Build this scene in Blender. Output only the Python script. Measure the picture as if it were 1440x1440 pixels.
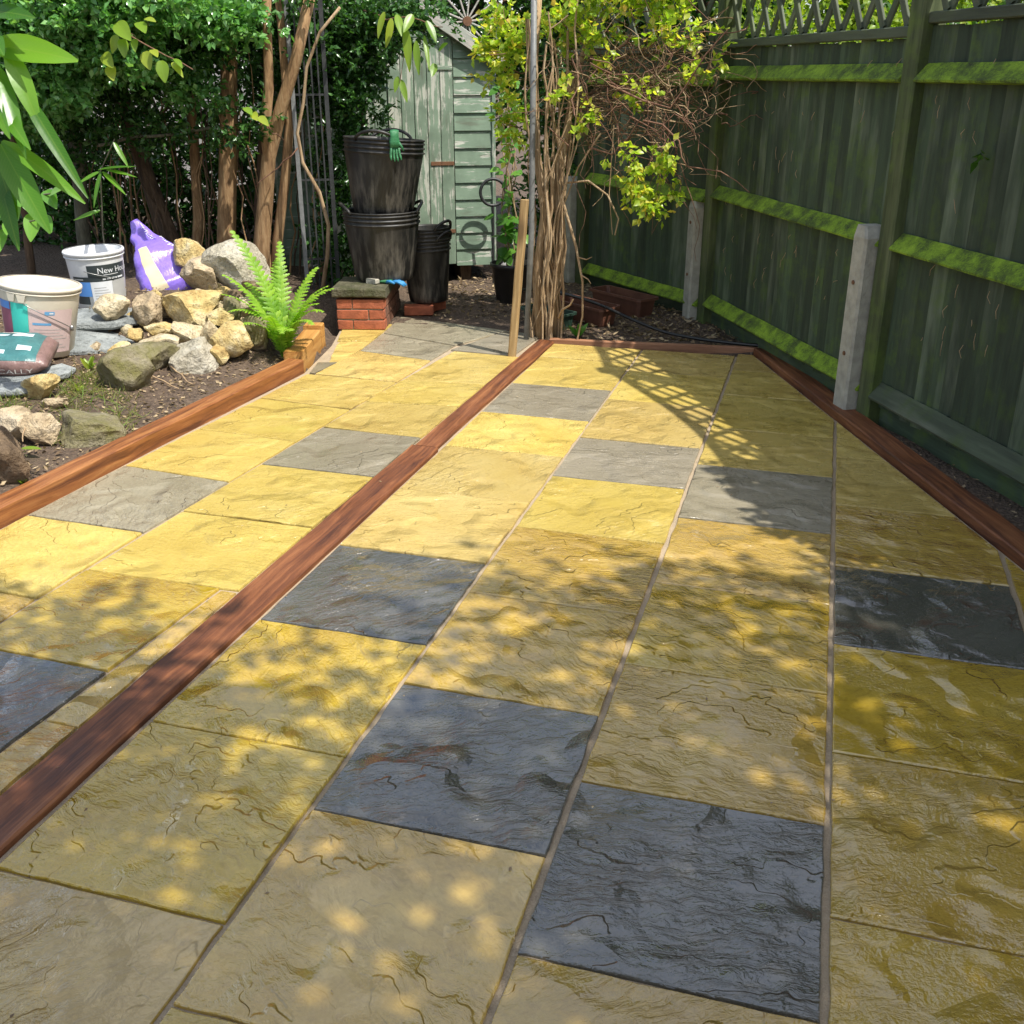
import bpy, bmesh, math, random
import numpy as np
from mathutils import Vector, Matrix, noise as mnoise

for o in list(bpy.data.objects):
    bpy.data.objects.remove(o)
S = bpy.context.scene
COL = S.collection
rad = math.radians

# ------------------------------------------------------------------ camera
cam_d = bpy.data.cameras.new('camera')
cam = bpy.data.objects.new('camera', cam_d)
COL.objects.link(cam)
cam.location = (0, 0, 1.64)
cam.rotation_euler = (rad(90 - 23.05), 0, rad(16.40))
cam_d.sensor_width = 36
cam_d.lens = 1450 / 1440 * 36
cam_d.clip_start = 0.02
cam_d.clip_end = 1500
S.camera = cam

# ------------------------------------------------------------------ sky, sun, exposure
SUN_EL = 60.0
SUN_AZ = (0.935, -0.355)            # horizontal direction towards the sun
world = bpy.data.worlds.new('World')
S.world = world
world.use_nodes = True
wn = world.node_tree
bg = wn.nodes['Background']
sky = wn.nodes.new('ShaderNodeTexSky')
sky.sky_type = 'NISHITA'
sky.sun_disc = False
sky.sun_elevation = rad(SUN_EL)
sky.sun_rotation = math.atan2(SUN_AZ[0], SUN_AZ[1])
sky.air_density = 1.0
sky.dust_density = 2.0
sky.ozone_density = 1.0
wtc = wn.nodes.new('ShaderNodeTexCoord')
wno = wn.nodes.new('ShaderNodeTexNoise')
wno.inputs['Scale'].default_value = 3.2
wno.inputs['Detail'].default_value = 6
wno.inputs['Roughness'].default_value = .58
wn.links.new(wtc.outputs['Generated'], wno.inputs['Vector'])
wmr = wn.nodes.new('ShaderNodeMapRange')
wmr.inputs[1].default_value, wmr.inputs[2].default_value = .46, .62
wmr.inputs[3].default_value, wmr.inputs[4].default_value = 0.0, .70
wn.links.new(wno.outputs['Fac'], wmr.inputs[0])
wmx = wn.nodes.new('ShaderNodeMix')
wmx.data_type = 'RGBA'
wn.links.new(wmr.outputs[0], wmx.inputs[0])
wn.links.new(sky.outputs[0], wmx.inputs[6])
wmx.inputs[7].default_value = (6.2, 6.15, 6.1, 1)          # sunlit cumulus
wn.links.new(wmx.outputs[2], bg.inputs[0])
bg.inputs[1].default_value = 0.15
sun_d = bpy.data.lights.new('sun', 'SUN')
sun_d.energy = 4.3
sun_d.angle = rad(0.53)
sun_d.color = (1.0, 0.955, 0.88)
sun = bpy.data.objects.new('sun', sun_d)
COL.objects.link(sun)
ce, se = math.cos(rad(SUN_EL)), math.sin(rad(SUN_EL))
sun.rotation_euler = Vector((SUN_AZ[0] * ce, SUN_AZ[1] * ce, se)).to_track_quat('Z', 'Y').to_euler()
sun.location = (6, -3, 10)
S.view_settings.view_transform = 'Standard'
S.view_settings.look = 'None'
S.view_settings.exposure = 0.60
S.view_settings.gamma = 1.0
S.view_settings.use_curve_mapping = False
S.render.engine = 'CYCLES'
S.cycles.max_bounces = 4
S.cycles.diffuse_bounces = 2
S.cycles.glossy_bounces = 2
S.cycles.transparent_max_bounces = 8

# ================================================================== helpers
WM = {}


def link(o):
    COL.objects.link(o)
    return o


def tag(o, label=None, cat=None, group=None, kind=None):
    if label:
        o['label'] = label
    if cat:
        o['category'] = cat
    if group:
        o['group'] = group
    if kind:
        o['kind'] = kind
    return o


def place(o, M, parent=None):
    WM[o.name] = M.copy()
    if parent is not None:
        o.parent = parent
        o.matrix_basis = WM[parent.name].inverted() @ M
    else:
        o.matrix_basis = M
    return o


def T(x=0, y=0, z=0):
    if isinstance(x, (tuple, list, Vector)):
        return Matrix.Translation(Vector(x))
    return Matrix.Translation(Vector((x, y, z)))


def frame(origin, xa, zhint=(0, 0, 1)):
    x = Vector(xa).normalized()
    z = Vector(zhint)
    y = z.cross(x)
    if y.length < 1e-6:
        y = Vector((0, 1, 0)).cross(x)
    y.normalize()
    z = x.cross(y)
    M = Matrix((x, y, z)).transposed().to_4x4()
    M.translation = Vector(origin)
    return M


def thing(name, loc, label, cat, group=None):
    o = link(bpy.data.objects.new(name, None))
    o.empty_display_size = 0.05
    place(o, T(loc))
    return tag(o, label, cat, group)


def mobj(name, me, mat=None, M=None, parent=None):
    if mat is not None and not me.materials:
        me.materials.append(mat)
    o = link(bpy.data.objects.new(name, me))
    place(o, M if M is not None else Matrix.Identity(4), parent)
    return o


class MB:
    def __init__(s):
        s.v = []
        s.f = []

    def add(s, verts, faces):
        n = len(s.v)
        s.v += [tuple(p) for p in verts]
        s.f += [tuple(i + n for i in f) for f in faces]

    def box(s, c, d, R=None):
        x, y, z = d[0] / 2, d[1] / 2, d[2] / 2
        vs = [Vector((a * x, b * y, e * z)) for a in (-1, 1) for b in (-1, 1) for e in (-1, 1)]
        if R is not None:
            vs = [R @ p for p in vs]
        c = Vector(c)
        s.add([p + c for p in vs], [(0, 1, 3, 2), (4, 6, 7, 5), (0, 4, 5, 1), (2, 3, 7, 6), (0, 2, 6, 4), (1, 5, 7, 3)])

    def tube(s, pts, rads, n=6, caps=True):
        pts = [Vector(p) for p in pts]
        if not isinstance(rads, (list, tuple)):
            rads = [rads] * len(pts)
        up = None
        rings = []
        for i, p in enumerate(pts):
            d = (pts[min(i + 1, len(pts) - 1)] - pts[max(i - 1, 0)])
            if d.length < 1e-9:
                d = Vector((0, 0, 1))
            d.normalize()
            if up is None:
                up = Vector((1, 0, 0)) if abs(d.x) < .8 else Vector((0, 1, 0))
            up = (up - d * up.dot(d))
            if up.length < 1e-6:
                up = Vector((0, 1, 0)) - d * d.y
            up.normalize()
            w = d.cross(up)
            rings.append([p + (up * math.cos(a) + w * math.sin(a)) * rads[i] for a in [2 * math.pi * k / n for k in range(n)]])
        vs = [q for r in rings for q in r]
        fs = []
        for i in range(len(pts) - 1):
            for k in range(n):
                a = i * n + k
                b = i * n + (k + 1) % n
                fs.append((a, b, b + n, a + n))
        if caps:
            fs.append(tuple(range(n - 1, -1, -1)))
            fs.append(tuple((len(pts) - 1) * n + k for k in range(n)))
        s.add(vs, fs)

    def lathe(s, prof, n=32, a0=0, a1=2 * math.pi, close=True):
        vs = []
        fs = []
        full = abs(a1 - a0 - 2 * math.pi) < 1e-6
        m = n if full else n + 1
        for r, z in prof:
            for k in range(m):
                a = a0 + (a1 - a0) * k / n
                vs.append((r * math.cos(a), r * math.sin(a), z))
        for i in range(len(prof) - 1):
            for k in range(n):
                a = i * m + k
                b = i * m + (k + 1) % m
                fs.append((a, b, b + m, a + m))
        s.add(vs, fs)

    def prism(s, poly, z0, z1):
        n = len(poly)
        vs = [(x, y, z0) for x, y in poly] + [(x, y, z1) for x, y in poly]
        fs = [tuple(range(n - 1, -1, -1)), tuple(range(n, 2 * n))]
        fs += [(i, (i + 1) % n, n + (i + 1) % n, n + i) for i in range(n)]
        s.add(vs, fs)

    def mesh(s, name, smooth=False):
        me = bpy.data.meshes.new(name)
        me.from_pydata(s.v, [], s.f)
        me.update()
        if smooth:
            me.polygons.foreach_set('use_smooth', [True] * len(me.polygons))
        return me

    def obj(s, name, mat, parent=None, M=None, smooth=False):
        return mobj(name, s.mesh(name, smooth), mat, M, parent)


def sweep_mesh(name, length, prof, nseg, jit=0.0, seed=0, bow=0.0, x0=0.0):
    """Closed profile (y,z) swept along local x with slight unevenness."""
    rng = random.Random(seed)
    vs, fs = [], []
    n = len(prof)
    for i in range(nseg + 1):
        x = x0 + length * i / nseg
        b = bow * math.sin(math.pi * i / nseg)
        oy, oz = rng.uniform(-jit, jit), rng.uniform(-jit, jit)
        for (y, z) in prof:
            vs.append((x + (rng.uniform(-jit, jit) if i in (0, nseg) else 0), y + b + oy * .6 + rng.uniform(-jit, jit) * .5, z + oz * .6 + rng.uniform(-jit, jit) * .5))
    for i in range(nseg):
        for k in range(n):
            a = i * n + k
            c = i * n + (k + 1) % n
            fs.append((a, a + n, c + n, c))
    fs.append(tuple(range(n)))
    fs.append(tuple(nseg * n + k for k in range(n - 1, -1, -1)))
    me = bpy.data.meshes.new(name)
    me.from_pydata(vs, [], fs)
    me.update()
    return me


def cham(w, h, c, z0=0.0):
    """chamfered rectangle profile (y centred, z from z0)"""
    return [(-w / 2 + c, z0), (-w / 2, z0 + c), (-w / 2, z0 + h - c), (-w / 2 + c, z0 + h),
            (w / 2 - c, z0 + h), (w / 2, z0 + h - c), (w / 2, z0 + c), (w / 2 - c, z0)]


def np_mesh(name, V, F, mat, smooth=False):
    """V (n,3), F (m,k) arrays with constant k"""
    me = bpy.data.meshes.new(name)
    V = np.asarray(V, dtype=np.float32)
    F = np.asarray(F, dtype=np.int32)
    me.vertices.add(len(V))
    me.vertices.foreach_set('co', V.ravel())
    k = F.shape[1]
    me.loops.add(F.size)
    me.loops.foreach_set('vertex_index', F.ravel())
    me.polygons.add(len(F))
    me.polygons.foreach_set('loop_start', np.arange(0, F.size, k, dtype=np.int32))
    me.polygons.foreach_set('loop_total', np.full(len(F), k, dtype=np.int32))
    if smooth:
        me.polygons.foreach_set('use_smooth', np.ones(len(F), dtype=bool))
    me.materials.append(mat)
    me.update()
    me.validate()
    return me


# ================================================================== materials
class NT:
    def __init__(s, name):
        m = bpy.data.materials.new(name)
        m.use_nodes = True
        s.m = m
        s.t = m.node_tree
        s.b = s.t.nodes['Principled BSDF']
        s.out = s.t.nodes['Material Output']

    def n(s, typ, **kw):
        nd = s.t.nodes.new('ShaderNode' + typ)
        for k, v in kw.items():
            setattr(nd, k, v)
        return nd

    def l(s, a, b):
        s.t.links.new(a, b)

    def val(s, sock, v):
        if hasattr(v, 'is_output') or isinstance(v, bpy.types.NodeSocket):
            s.l(v, sock)
        else:
            sock.default_value = v

    def math(s, op, a, b=0.0, c=0.0, clamp=False):
        nd = s.n('Math', operation=op, use_clamp=clamp)
        s.val(nd.inputs[0], a)
        s.val(nd.inputs[1], b)
        s.val(nd.inputs[2], c)
        return nd.outputs[0]

    def vmath(s, op, a, b=(0, 0, 0), scale=None):
        nd = s.n('VectorMath', operation=op)
        s.val(nd.inputs[0], a)
        s.val(nd.inputs[1], b)
        if scale is not None:
            s.val(nd.inputs['Scale'], scale)
        return nd.outputs[0]

    def coords(s, randomize=True, scale=(1, 1, 1)):
        tc = s.n('TexCoord').outputs['Object']
        if randomize:
            r = s.n('ObjectInfo').outputs['Random']
            off = s.n('CombineXYZ')
            s.l(s.math('MULTIPLY', r, 47.3), off.inputs[0])
            s.l(s.math('MULTIPLY', r, 91.7), off.inputs[1])
            s.l(s.math('MULTIPLY', r, 23.1), off.inputs[2])
            tc = s.vmath('ADD', tc, off.outputs[0])
        if scale != (1, 1, 1):
            tc = s.vmath('MULTIPLY', tc, scale)
        return tc

    def noise(s, vec, scale, detail=4, rough=.55, dist=0.0, color=False):
        nd = s.n('TexNoise')
        s.l(vec, nd.inputs['Vector'])
        nd.inputs['Scale'].default_value = scale
        nd.inputs['Detail'].default_value = detail
        nd.inputs['Roughness'].default_value = rough
        nd.inputs['Distortion'].default_value = dist
        return nd.outputs['Color' if color else 'Fac']

    def ramp(s, fac, stops):
        nd = s.n('ValToRGB')
        s.l(fac, nd.inputs[0])
        el = nd.color_ramp.elements
        while len(el) < len(stops):
            el.new(.5)
        for e, (p, c) in zip(el, stops):
            e.position = p
            e.color = tuple(c) + (1,) if len(c) == 3 else c
        return nd.outputs[0]

    def map(s, v, a, b, c=0.0, d=1.0, typ='LINEAR'):
        nd = s.n('MapRange', interpolation_type=typ)
        s.val(nd.inputs[0], v)
        for i, q in enumerate((a, b, c, d)):
            nd.inputs[i + 1].default_value = q
        return nd.outputs[0]

    def mix(s, fac, a, b, blend='MIX'):
        nd = s.n('Mix', data_type='RGBA', blend_type=blend)
        s.val(nd.inputs[0], fac)
        s.val(nd.inputs[6], a if not isinstance(a, tuple) else a + (1,) * (4 - len(a)))
        s.val(nd.inputs[7], b if not isinstance(b, tuple) else b + (1,) * (4 - len(b)))
        return nd.outputs[2]

    def bump(s, h, strength=1.0, dist=0.01, normal=None):
        nd = s.n('Bump')
        s.val(nd.inputs['Strength'], strength)
        nd.inputs['Distance'].default_value = dist
        s.l(h, nd.inputs['Height'])
        if normal is not None:
            s.l(normal, nd.inputs['Normal'])
        return nd.outputs[0]

    def set(s, color=None, rough=None, normal=None, **kw):
        if color is not None:
            s.val(s.b.inputs['Base Color'], color if not isinstance(color, tuple) else color + (1,) * (4 - len(color)))
        if rough is not None:
            s.val(s.b.inputs['Roughness'], rough)
        if normal is not None:
            s.l(normal, s.b.inputs['Normal'])
        for k, v in kw.items():
            s.val(s.b.inputs[k], v)
        return s.m


def mat_slab(name, stops, stain, wetness):
    t = NT(name)
    rnd = t.n('ObjectInfo').outputs['Random']
    co = t.coords()
    rot = t.n('VectorRotate', rotation_type='Z_AXIS')
    t.l(co, rot.inputs['Vector'])
    t.l(t.math('MULTIPLY', t.math('SUBTRACT', rnd, .5), 2.2), rot.inputs['Angle'])
    co = rot.outputs[0]
    st = t.vmath('MULTIPLY', co, (1.0, 1.8, 1.0))
    wob = t.noise(co, 9.0, 2, .62, color=True)
    st = t.vmath('ADD', st, t.vmath('SCALE', t.vmath('SUBTRACT', wob, (.5, .5, .5)), scale=.16))
    # terraced riven ledges
    h = t.math('MULTIPLY', t.noise(st, 2.0, 3, .5), 7.0)
    fl = t.math('FLOOR', h)
    fr = t.math('FRACT', h)
    ss = t.map(fr, .455, .545, 0, 1, 'SMOOTHERSTEP')
    brk = t.map(t.noise(co, 3.3, 2), .44, .56)
    terr = t.math('MULTIPLY', t.math('ADD', t.math('ADD', fl, ss), t.math('MULTIPLY', fr, .0)), t.math('ADD', t.math('MULTIPLY', brk, .85), .15))
    edge = t.math('MULTIPLY', t.math('MULTIPLY', t.math('MULTIPLY', ss, t.math('SUBTRACT', 1.0, ss)), 4.0), brk)
    # ripples and orange-peel
    ripm = t.map(t.noise(co, 2.4, 2), .40, .66)
    rip = t.noise(t.vmath('MULTIPLY', st, (1, 1.8, 1)), 15.0, 4, .62, .5)
    fine = t.noise(co, 85.0, 2, .65)
    hgt = t.math('ADD', t.math('MULTIPLY', terr, 1.0), t.math('MULTIPLY', rip, t.math('ADD', t.math('MULTIPLY', ripm, 2.0), .55)))
    hgt = t.math('ADD', hgt, t.math('MULTIPLY', fine, .42))
    wet = t.map(t.noise(co, 1.7, 3, .5), .62 - .05 * wetness, .68 - .05 * wetness, 0, 1, 'SMOOTHSTEP')
    nb = t.bump(hgt, t.math('SUBTRACT', 1.0, t.math('MULTIPLY', wet, .80)), .0050)
    c = t.ramp(t.noise(co, 2.6, 4, .6), stops)
    c = t.mix(t.map(rip, .52, .74, 0, .5), c, stain)
    c = t.mix(t.math('MULTIPLY', t.map(fine, .35, .7), .16), c, tuple(min(1, x * 1.5) for x in stops[2][1]))
    c = t.mix(t.math('MULTIPLY', edge, .16), c, tuple(x * .45 for x in stain))
    hsv = t.n('HueSaturation')
    t.l(c, hsv.inputs['Color'])
    t.l(t.math('ADD', t.math('MULTIPLY', rnd, .26), .87), hsv.inputs['Value'])
    rndb = t.math('FRACT', t.math('MULTIPLY', rnd, 13.7))
    t.l(t.math('ADD', t.math('MULTIPLY', rndb, .010), .495), hsv.inputs['Hue'])
    t.l(t.math('ADD', t.math('MULTIPLY', rndb, .10), .95), hsv.inputs['Saturation'])
    lo, hi = (.10, .24) if wetness > .5 else (.18, .40)
    ro = t.math('ADD', t.map(t.noise(co, 6.0, 4, .65), .3, .7, lo, hi), t.math('MULTIPLY', wet, -.09))
    m = t.set(hsv.outputs[0], ro, nb, **{'IOR': 1.5})
    if wetness > .5:
        t.b.inputs['Coat Weight'].default_value = 1.0
        t.b.inputs['Coat Roughness'].default_value = .03
        t.b.inputs['Coat IOR'].default_value = 1.78
        t.l(nb, t.b.inputs['Coat Normal'])
    return m


M_YEL = mat_slab('sandstone_yellow', [(.25, (.385, .268, .062)), (.5, (.460, .338, .090)), (.75, (.51, .395, .130))], (.34, .235, .060), 0.0)
M_GRY = mat_slab('sandstone_grey', [(.25, (.185, .160, .108)), (.5, (.240, .210, .148)), (.75, (.285, .250, .180))], (.140, .122, .085), 0.0)
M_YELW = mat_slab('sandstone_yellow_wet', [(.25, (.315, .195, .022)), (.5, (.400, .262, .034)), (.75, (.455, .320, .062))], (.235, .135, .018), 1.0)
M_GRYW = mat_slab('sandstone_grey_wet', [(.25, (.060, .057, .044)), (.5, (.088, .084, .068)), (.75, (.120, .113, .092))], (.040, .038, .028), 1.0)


def mat_mortar():
    t = NT('mortar')
    co = t.n('TexCoord').outputs['Object']
    f = t.noise(co, 260, 3, .7)
    c = t.mix(t.map(t.noise(co, 9, 4), .35, .7), (.37, .28, .175), (.21, .16, .105))
    c = t.mix(t.map(f, .3, .7), c, (.46, .37, .255))
    return t.set(c, .9, t.bump(f, .9, .004))


M_MORTAR = mat_mortar()


def mat_wood(name, dark, mid, light, rough=.5, gscale=1.0, wet=0.0, bump=.0018):
    """grain along local x"""
    t = NT(name)
    co = t.coords()
    kn = t.noise(t.vmath('MULTIPLY', co, (1.4, 5, 5)), 1.5, 3, .5, color=True)
    cd = t.vmath('ADD', co, t.vmath('SCALE', t.vmath('SUBTRACT', kn, (.5, .5, .5)), scale=.06))
    g = t.noise(t.vmath('MULTIPLY', cd, (1.6 * gscale, 38 * gscale, 38 * gscale)), 1.0, 5, .6, .4)
    g2 = t.noise(t.vmath('MULTIPLY', cd, (4 * gscale, 160 * gscale, 160 * gscale)), 1.0, 3, .6)
    b = t.noise(t.vmath('MULTIPLY', co, (1, 3, 3)), 1.4, 3)
    c = t.ramp(t.math('ADD', t.math('MULTIPLY', g, .75), t.math('MULTIPLY', b, .25)), [(.36, dark), (.50, mid), (.66, light)])
    c = t.mix(t.map(g2, .3, .7, .0, .35), c, dark)
    vo = t.n('TexVoronoi')
    t.l(t.vmath('MULTIPLY', cd, (1.5, 6, 6)), vo.inputs['Vector'])
    vo.inputs['Scale'].default_value = 1.0
    c = t.mix(t.map(vo.outputs['Distance'], .06, .17, .8, 0), c, tuple(x * .55 for x in dark))
    ro = t.map(t.noise(co, 6, 3), .3, .7, rough - .12, rough + .15)
    h = t.math('ADD', g, t.math('MULTIPLY', g2, .5))
    return t.set(c, ro, t.bump(h, 1.0, bump))


M_SLEEP = mat_wood('timber_red_brown', (.060, .018, .007), (.185, .062, .020), (.34, .135, .048), .58)
M_SLEEPO = mat_wood('timber_orange_brown', (.095, .030, .010), (.265, .095, .026), (.42, .185, .058), .55)
M_SLEEPL = mat_wood('timber_golden', (.30, .13, .030), (.47, .235, .060), (.58, .34, .11), .5)
M_SLEEPP = mat_wood('timber_pinkish', (.17, .07, .03), (.36, .17, .085), (.47, .25, .135), .6)
M_STAKE = mat_wood('stake_wood', (.21, .12, .045), (.40, .27, .12), (.52, .39, .20), .7, 1.5)


def mat_soil():
    t = NT('soil')
    co = t.n('TexCoord').outputs['Object']
    a = t.noise(co, 2.2, 5, .6)
    b = t.noise(co, 38, 5, .7)
    v = t.n('TexVoronoi')
    t.l(co, v.inputs['Vector'])
    v.inputs['Scale'].default_value = 60
    c = t.ramp(b, [(.3, (.045, .030, .021)), (.52, (.110, .075, .050)), (.72, (.23, .165, .11))])
    c = t.mix(t.map(a, .4, .7, 0, .5), c, (.16, .11, .07))
    h = t.math('ADD', b, t.math('MULTIPLY', v.outputs['Distance'], .7))
    return t.set(c, .92, t.bump(h, 1.0, .022))


M_SOIL = mat_soil()


def mat_rock(name, stops, moss=None, mossamt=.5, sc=1.0):
    t = NT(name)
    co = t.coords()
    a = t.noise(co, 7 * sc, 6, .62, .5)
    b = t.noise(co, 38 * sc, 5, .65)
    c = t.ramp(a, stops)
    c = t.mix(t.map(b, .52, .70, 0, .75), c, tuple(x * .42 for x in stops[0][1]))
    if moss:
        g = t.n('NewGeometry')
        c = t.mix(t.map(t.noise(co, 11, 5, .7), .52 - .25 * mossamt, .66, 0, .9), c, moss)
    h = t.math('ADD', t.math('MULTIPLY', a, 2.2), b)
    return t.set(c, .86, t.bump(h, 1.0, .022))


M_ROCK_CREAM = mat_rock('rock_cream', [(.3, (.32, .235, .125)), (.5, (.56, .46, .28)), (.7, (.68, .60, .43))])
M_ROCK_OCHRE = mat_rock('rock_ochre', [(.3, (.36, .225, .07)), (.5, (.56, .43, .18)), (.7, (.68, .59, .38))])
M_ROCK_TAN = mat_rock('rock_tan', [(.3, (.30, .22, .13)), (.5, (.50, .39, .24)), (.7, (.60, .50, .35))])
M_ROCK_GREY = mat_rock('rock_grey', [(.3, (.26, .23, .16)), (.5, (.44, .40, .30)), (.7, (.56, .52, .42))])
M_ROCK_MOSS = mat_rock('rock_mossy', [(.3, (.13, .105, .065)), (.5, (.25, .215, .14)), (.7, (.33, .29, .20))], (.145, .135, .030), .7)
M_ROCK_BROWN = mat_rock('rock_brown', [(.3, (.10, .065, .035)), (.5, (.19, .130, .075)), (.7, (.28, .21, .13))])
M_SLATE = mat_rock('slate', [(.3, (.15, .165, .16)), (.5, (.25, .27, .265)), (.7, (.36, .385, .37))], sc=.7)


def mat_plain(name, col, rough=.5, var=.12, bump=0.0, scale=12, **kw):
    t = NT(name)
    co = t.coords()
    a = t.noise(co, scale, 5, .6)
    c = t.mix(t.map(a, .3, .7, 0, 1), tuple(x * (1 - var) for x in col), tuple(min(1, x * (1 + var)) for x in col))
    nb = t.bump(t.noise(co, scale * 4, 4, .6), 1.0, bump) if bump else None
    return t.set(c, t.map(t.noise(co, scale * .6, 3), .3, .7, max(.05, rough - .1), min(1, rough + .1)), nb, **kw)


M_CONC = mat_plain('concrete', (.37, .35, .285), .85, .22, .0035, 16)
M_COPE = mat_rock('coping_mossy', [(.3, (.060, .055, .032)), (.5, (.115, .105, .060)), (.7, (.18, .165, .11))], (.055, .060, .018), .5)
M_BRICK = mat_plain('brick_red', (.36, .105, .048), .85, .30, .004, 18)
M_BRICKD = mat_plain('brick_dull', (.185, .085, .050), .9, .40, .005, 14)
M_BMORT = mat_plain('brick_mortar', (.30, .26, .20), .95, .25, .004, 40)


def mat_trug():
    t = NT('black_rubber_dusty')
    co = t.coords()
    st = t.noise(t.vmath('MULTIPLY', co, (22, 22, 4)), 1.0, 5, .65)
    z = t.n('SeparateXYZ')
    t.l(t.n('TexCoord').outputs['Object'], z.inputs[0])
    low = t.map(z.outputs[2], .02, .34, 1.0, .25)
    c = t.mix(t.math('MULTIPLY', t.map(st, .44, .74), low), (.011, .011, .010), (.185, .165, .130))
    return t.set(c, t.map(st, .3, .7, .38, .62), t.bump(st, .5, .002))


M_TRUG = mat_trug()
M_POT = mat_plain('pot_black', (.022, .020, .018), .45, .3, .001)
M_TERRA = mat_plain('trough_terracotta', (.135, .055, .032), .6, .25, .001)
M_TROUGHG = mat_plain('trough_green', (.030, .065, .045), .5, .25, .001)
M_HOSE = mat_plain('hose_black', (.012, .012, .011), .32, .2)
M_IRON = mat_plain('iron_black', (.032, .034, .034), .45, .35, .0015, 30)
M_GALV = mat_plain('galvanised_tube', (.17, .175, .17), .5, .25, .001, 20)
M_BUCKW = mat_plain('bucket_white', (.66, .67, .67), .35, .08, .0006, 9)
M_BUCKC = mat_plain('bucket_cream', (.70, .63, .50), .38, .08, .0006, 9)
M_PASTE = mat_plain('bucket_paste', (.62, .52, .38), .8, .15, .003, 20)
M_GREYIN = mat_plain('bucket_residue', (.45, .44, .42), .7, .25, .002, 14)


def lab(name, col, rough=.4):
    return mat_plain(name, col, rough, .05, 0, 20)


M_LBLACK = lab('label_black', (.030, .040, .042))
M_LBLUE = lab('label_blue', (.10, .28, .66))
M_LWHITE = lab('label_white', (.70, .72, .73))
M_LGREY = lab('label_grey', (.42, .42, .40))
M_LTEAL = lab('label_teal', (.06, .58, .47))
M_LPINK = lab('label_pink', (.62, .47, .44))
M_LPLUM = lab('label_plum', (.30, .10, .15))
M_LSTRIPE = lab('label_text_bars', (.50, .45, .41))
M_LBLUET = lab('label_blue_band', (.13, .35, .58))
M_WIRE = mat_plain('wire_handle', (.33, .33, .32), .35, .1, 0, 20, Metallic=.8)
M_PURPLE = mat_plain('bag_purple', (.235, .155, .62), .26, .22, .004, 9)
M_BEIGE = mat_plain('bag_beige', (.56, .48, .32), .4, .1)
M_BAGGREY = mat_plain('bag_grey', (.26, .25, .27), .35, .2)
M_BAGWHITE = mat_plain('bag_white', (.76, .74, .80), .35, .05)
M_BAGTEAL = mat_plain('bag_teal', (.045, .150, .150), .3, .25, .003, 12)
M_BAGBROWN = mat_plain('bag_plum_brown', (.205, .125, .110), .35, .25, .004, 14)
M_BAGTXT = mat_plain('bag_pale_text', (.62, .57, .52), .4, .05)
M_BAGTXTB = mat_plain('bag_pale_blue_text', (.50, .62, .64), .4, .05)
M_GLOVEG = mat_plain('glove_green', (.03, .16, .06), .6, .25, .002, 30)
M_GLOVEB = mat_plain('glove_blue', (.03, .22, .48), .5, .2, .002, 30)


def mat_paint(name, paint, pale, amount=.5, dirt=(.10, .09, .06)):
    """weathered, flaking paint; grain along local x"""
    t = NT(name)
    co = t.coords()
    g = t.noise(t.vmath('MULTIPLY', co, (3, 30, 30)), 1.0, 6, .68, .3)
    p = t.noise(co, 4.5, 5, .6)
    m = t.math('ADD', t.math('MULTIPLY', g, .62), t.math('MULTIPLY', p, .38))
    k = t.map(m, .56 - .10 * amount, .60 - .08 * amount, 0, 1, 'SMOOTHSTEP')
    c0 = t.mix(t.map(p, .3, .7), tuple(x * .72 for x in paint), tuple(x * 1.2 for x in paint))
    c = t.mix(k, c0, pale)
    c = t.mix(t.map(t.noise(t.vmath('MULTIPLY', co, (2, 14, 14)), 1.4, 4, .6), .58, .78, 0, .7), c, dirt)
    return t.set(c, .72, t.bump(t.math('SUBTRACT', g, t.math('MULTIPLY', k, .6)), 1.0, .002))


M_SHED = mat_paint('shed_green_flaking', (.195, .275, .195), (.50, .51, .44), .25)
M_SHEDDOOR = mat_paint('shed_door_flaking', (.200, .275, .195), (.50, .51, .43), .50)
M_SHEDBARGE = mat_paint('shed_bargeboard_bare', (.46, .42, .37), (.36, .38, .32), .5, (.25, .17, .13))
M_FELT = mat_plain('roof_felt', (.06, .062, .055), .9, .3, .004, 60)
M_RUST = mat_plain('hinge_rust', (.16, .075, .035), .8, .3, .002, 40)


def mat_fence(name, base, streak, moss, mossamt):
    t = NT(name)
    co = t.coords()
    g = t.noise(t.vmath('MULTIPLY', co, (2.0, 26, 26)), 1.0, 5, .62, .3)
    p = t.noise(t.vmath('MULTIPLY', co, (.9, 3.5, 3.5)), 1.3, 4, .6)
    c = t.mix(t.map(g, .3, .72), tuple(x * .6 for x in base), tuple(x * 1.35 for x in base))
    c = t.mix(t.math('MULTIPLY', t.map(p, .52, .74), t.map(g, .35, .65, .35, 1)), c, streak)
    c = t.mix(t.map(t.noise(co, 5.5, 6, .7), .60 - .22 * mossamt, .74, 0, .85), c, moss)
    hs = t.n('HueSaturation')
    t.l(c, hs.inputs['Color'])
    t.l(t.map(t.n('ObjectInfo').outputs['Random'], 0, 1, .68, 1.35), hs.inputs['Value'])
    c = hs.outputs[0]
    return t.set(c, .8, t.bump(g, 1.0, .002))


M_BOARD = mat_fence('fence_board_green', (.040, .062, .032), (.165, .190, .130), (.072, .120, .014), .45)
M_POST = mat_fence('fence_post_green', (.045, .060, .020), (.13, .14, .07), (.075, .115, .014), .6)
M_CAP = mat_fence('fence_cap_green', (.070, .085, .050), (.19, .19, .13), (.085, .120, .025), .4)
M_GRAVB = mat_fence('gravel_board_grey_green', (.070, .090, .050), (.19, .20, .14), (.07, .11, .02), .5)


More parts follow.
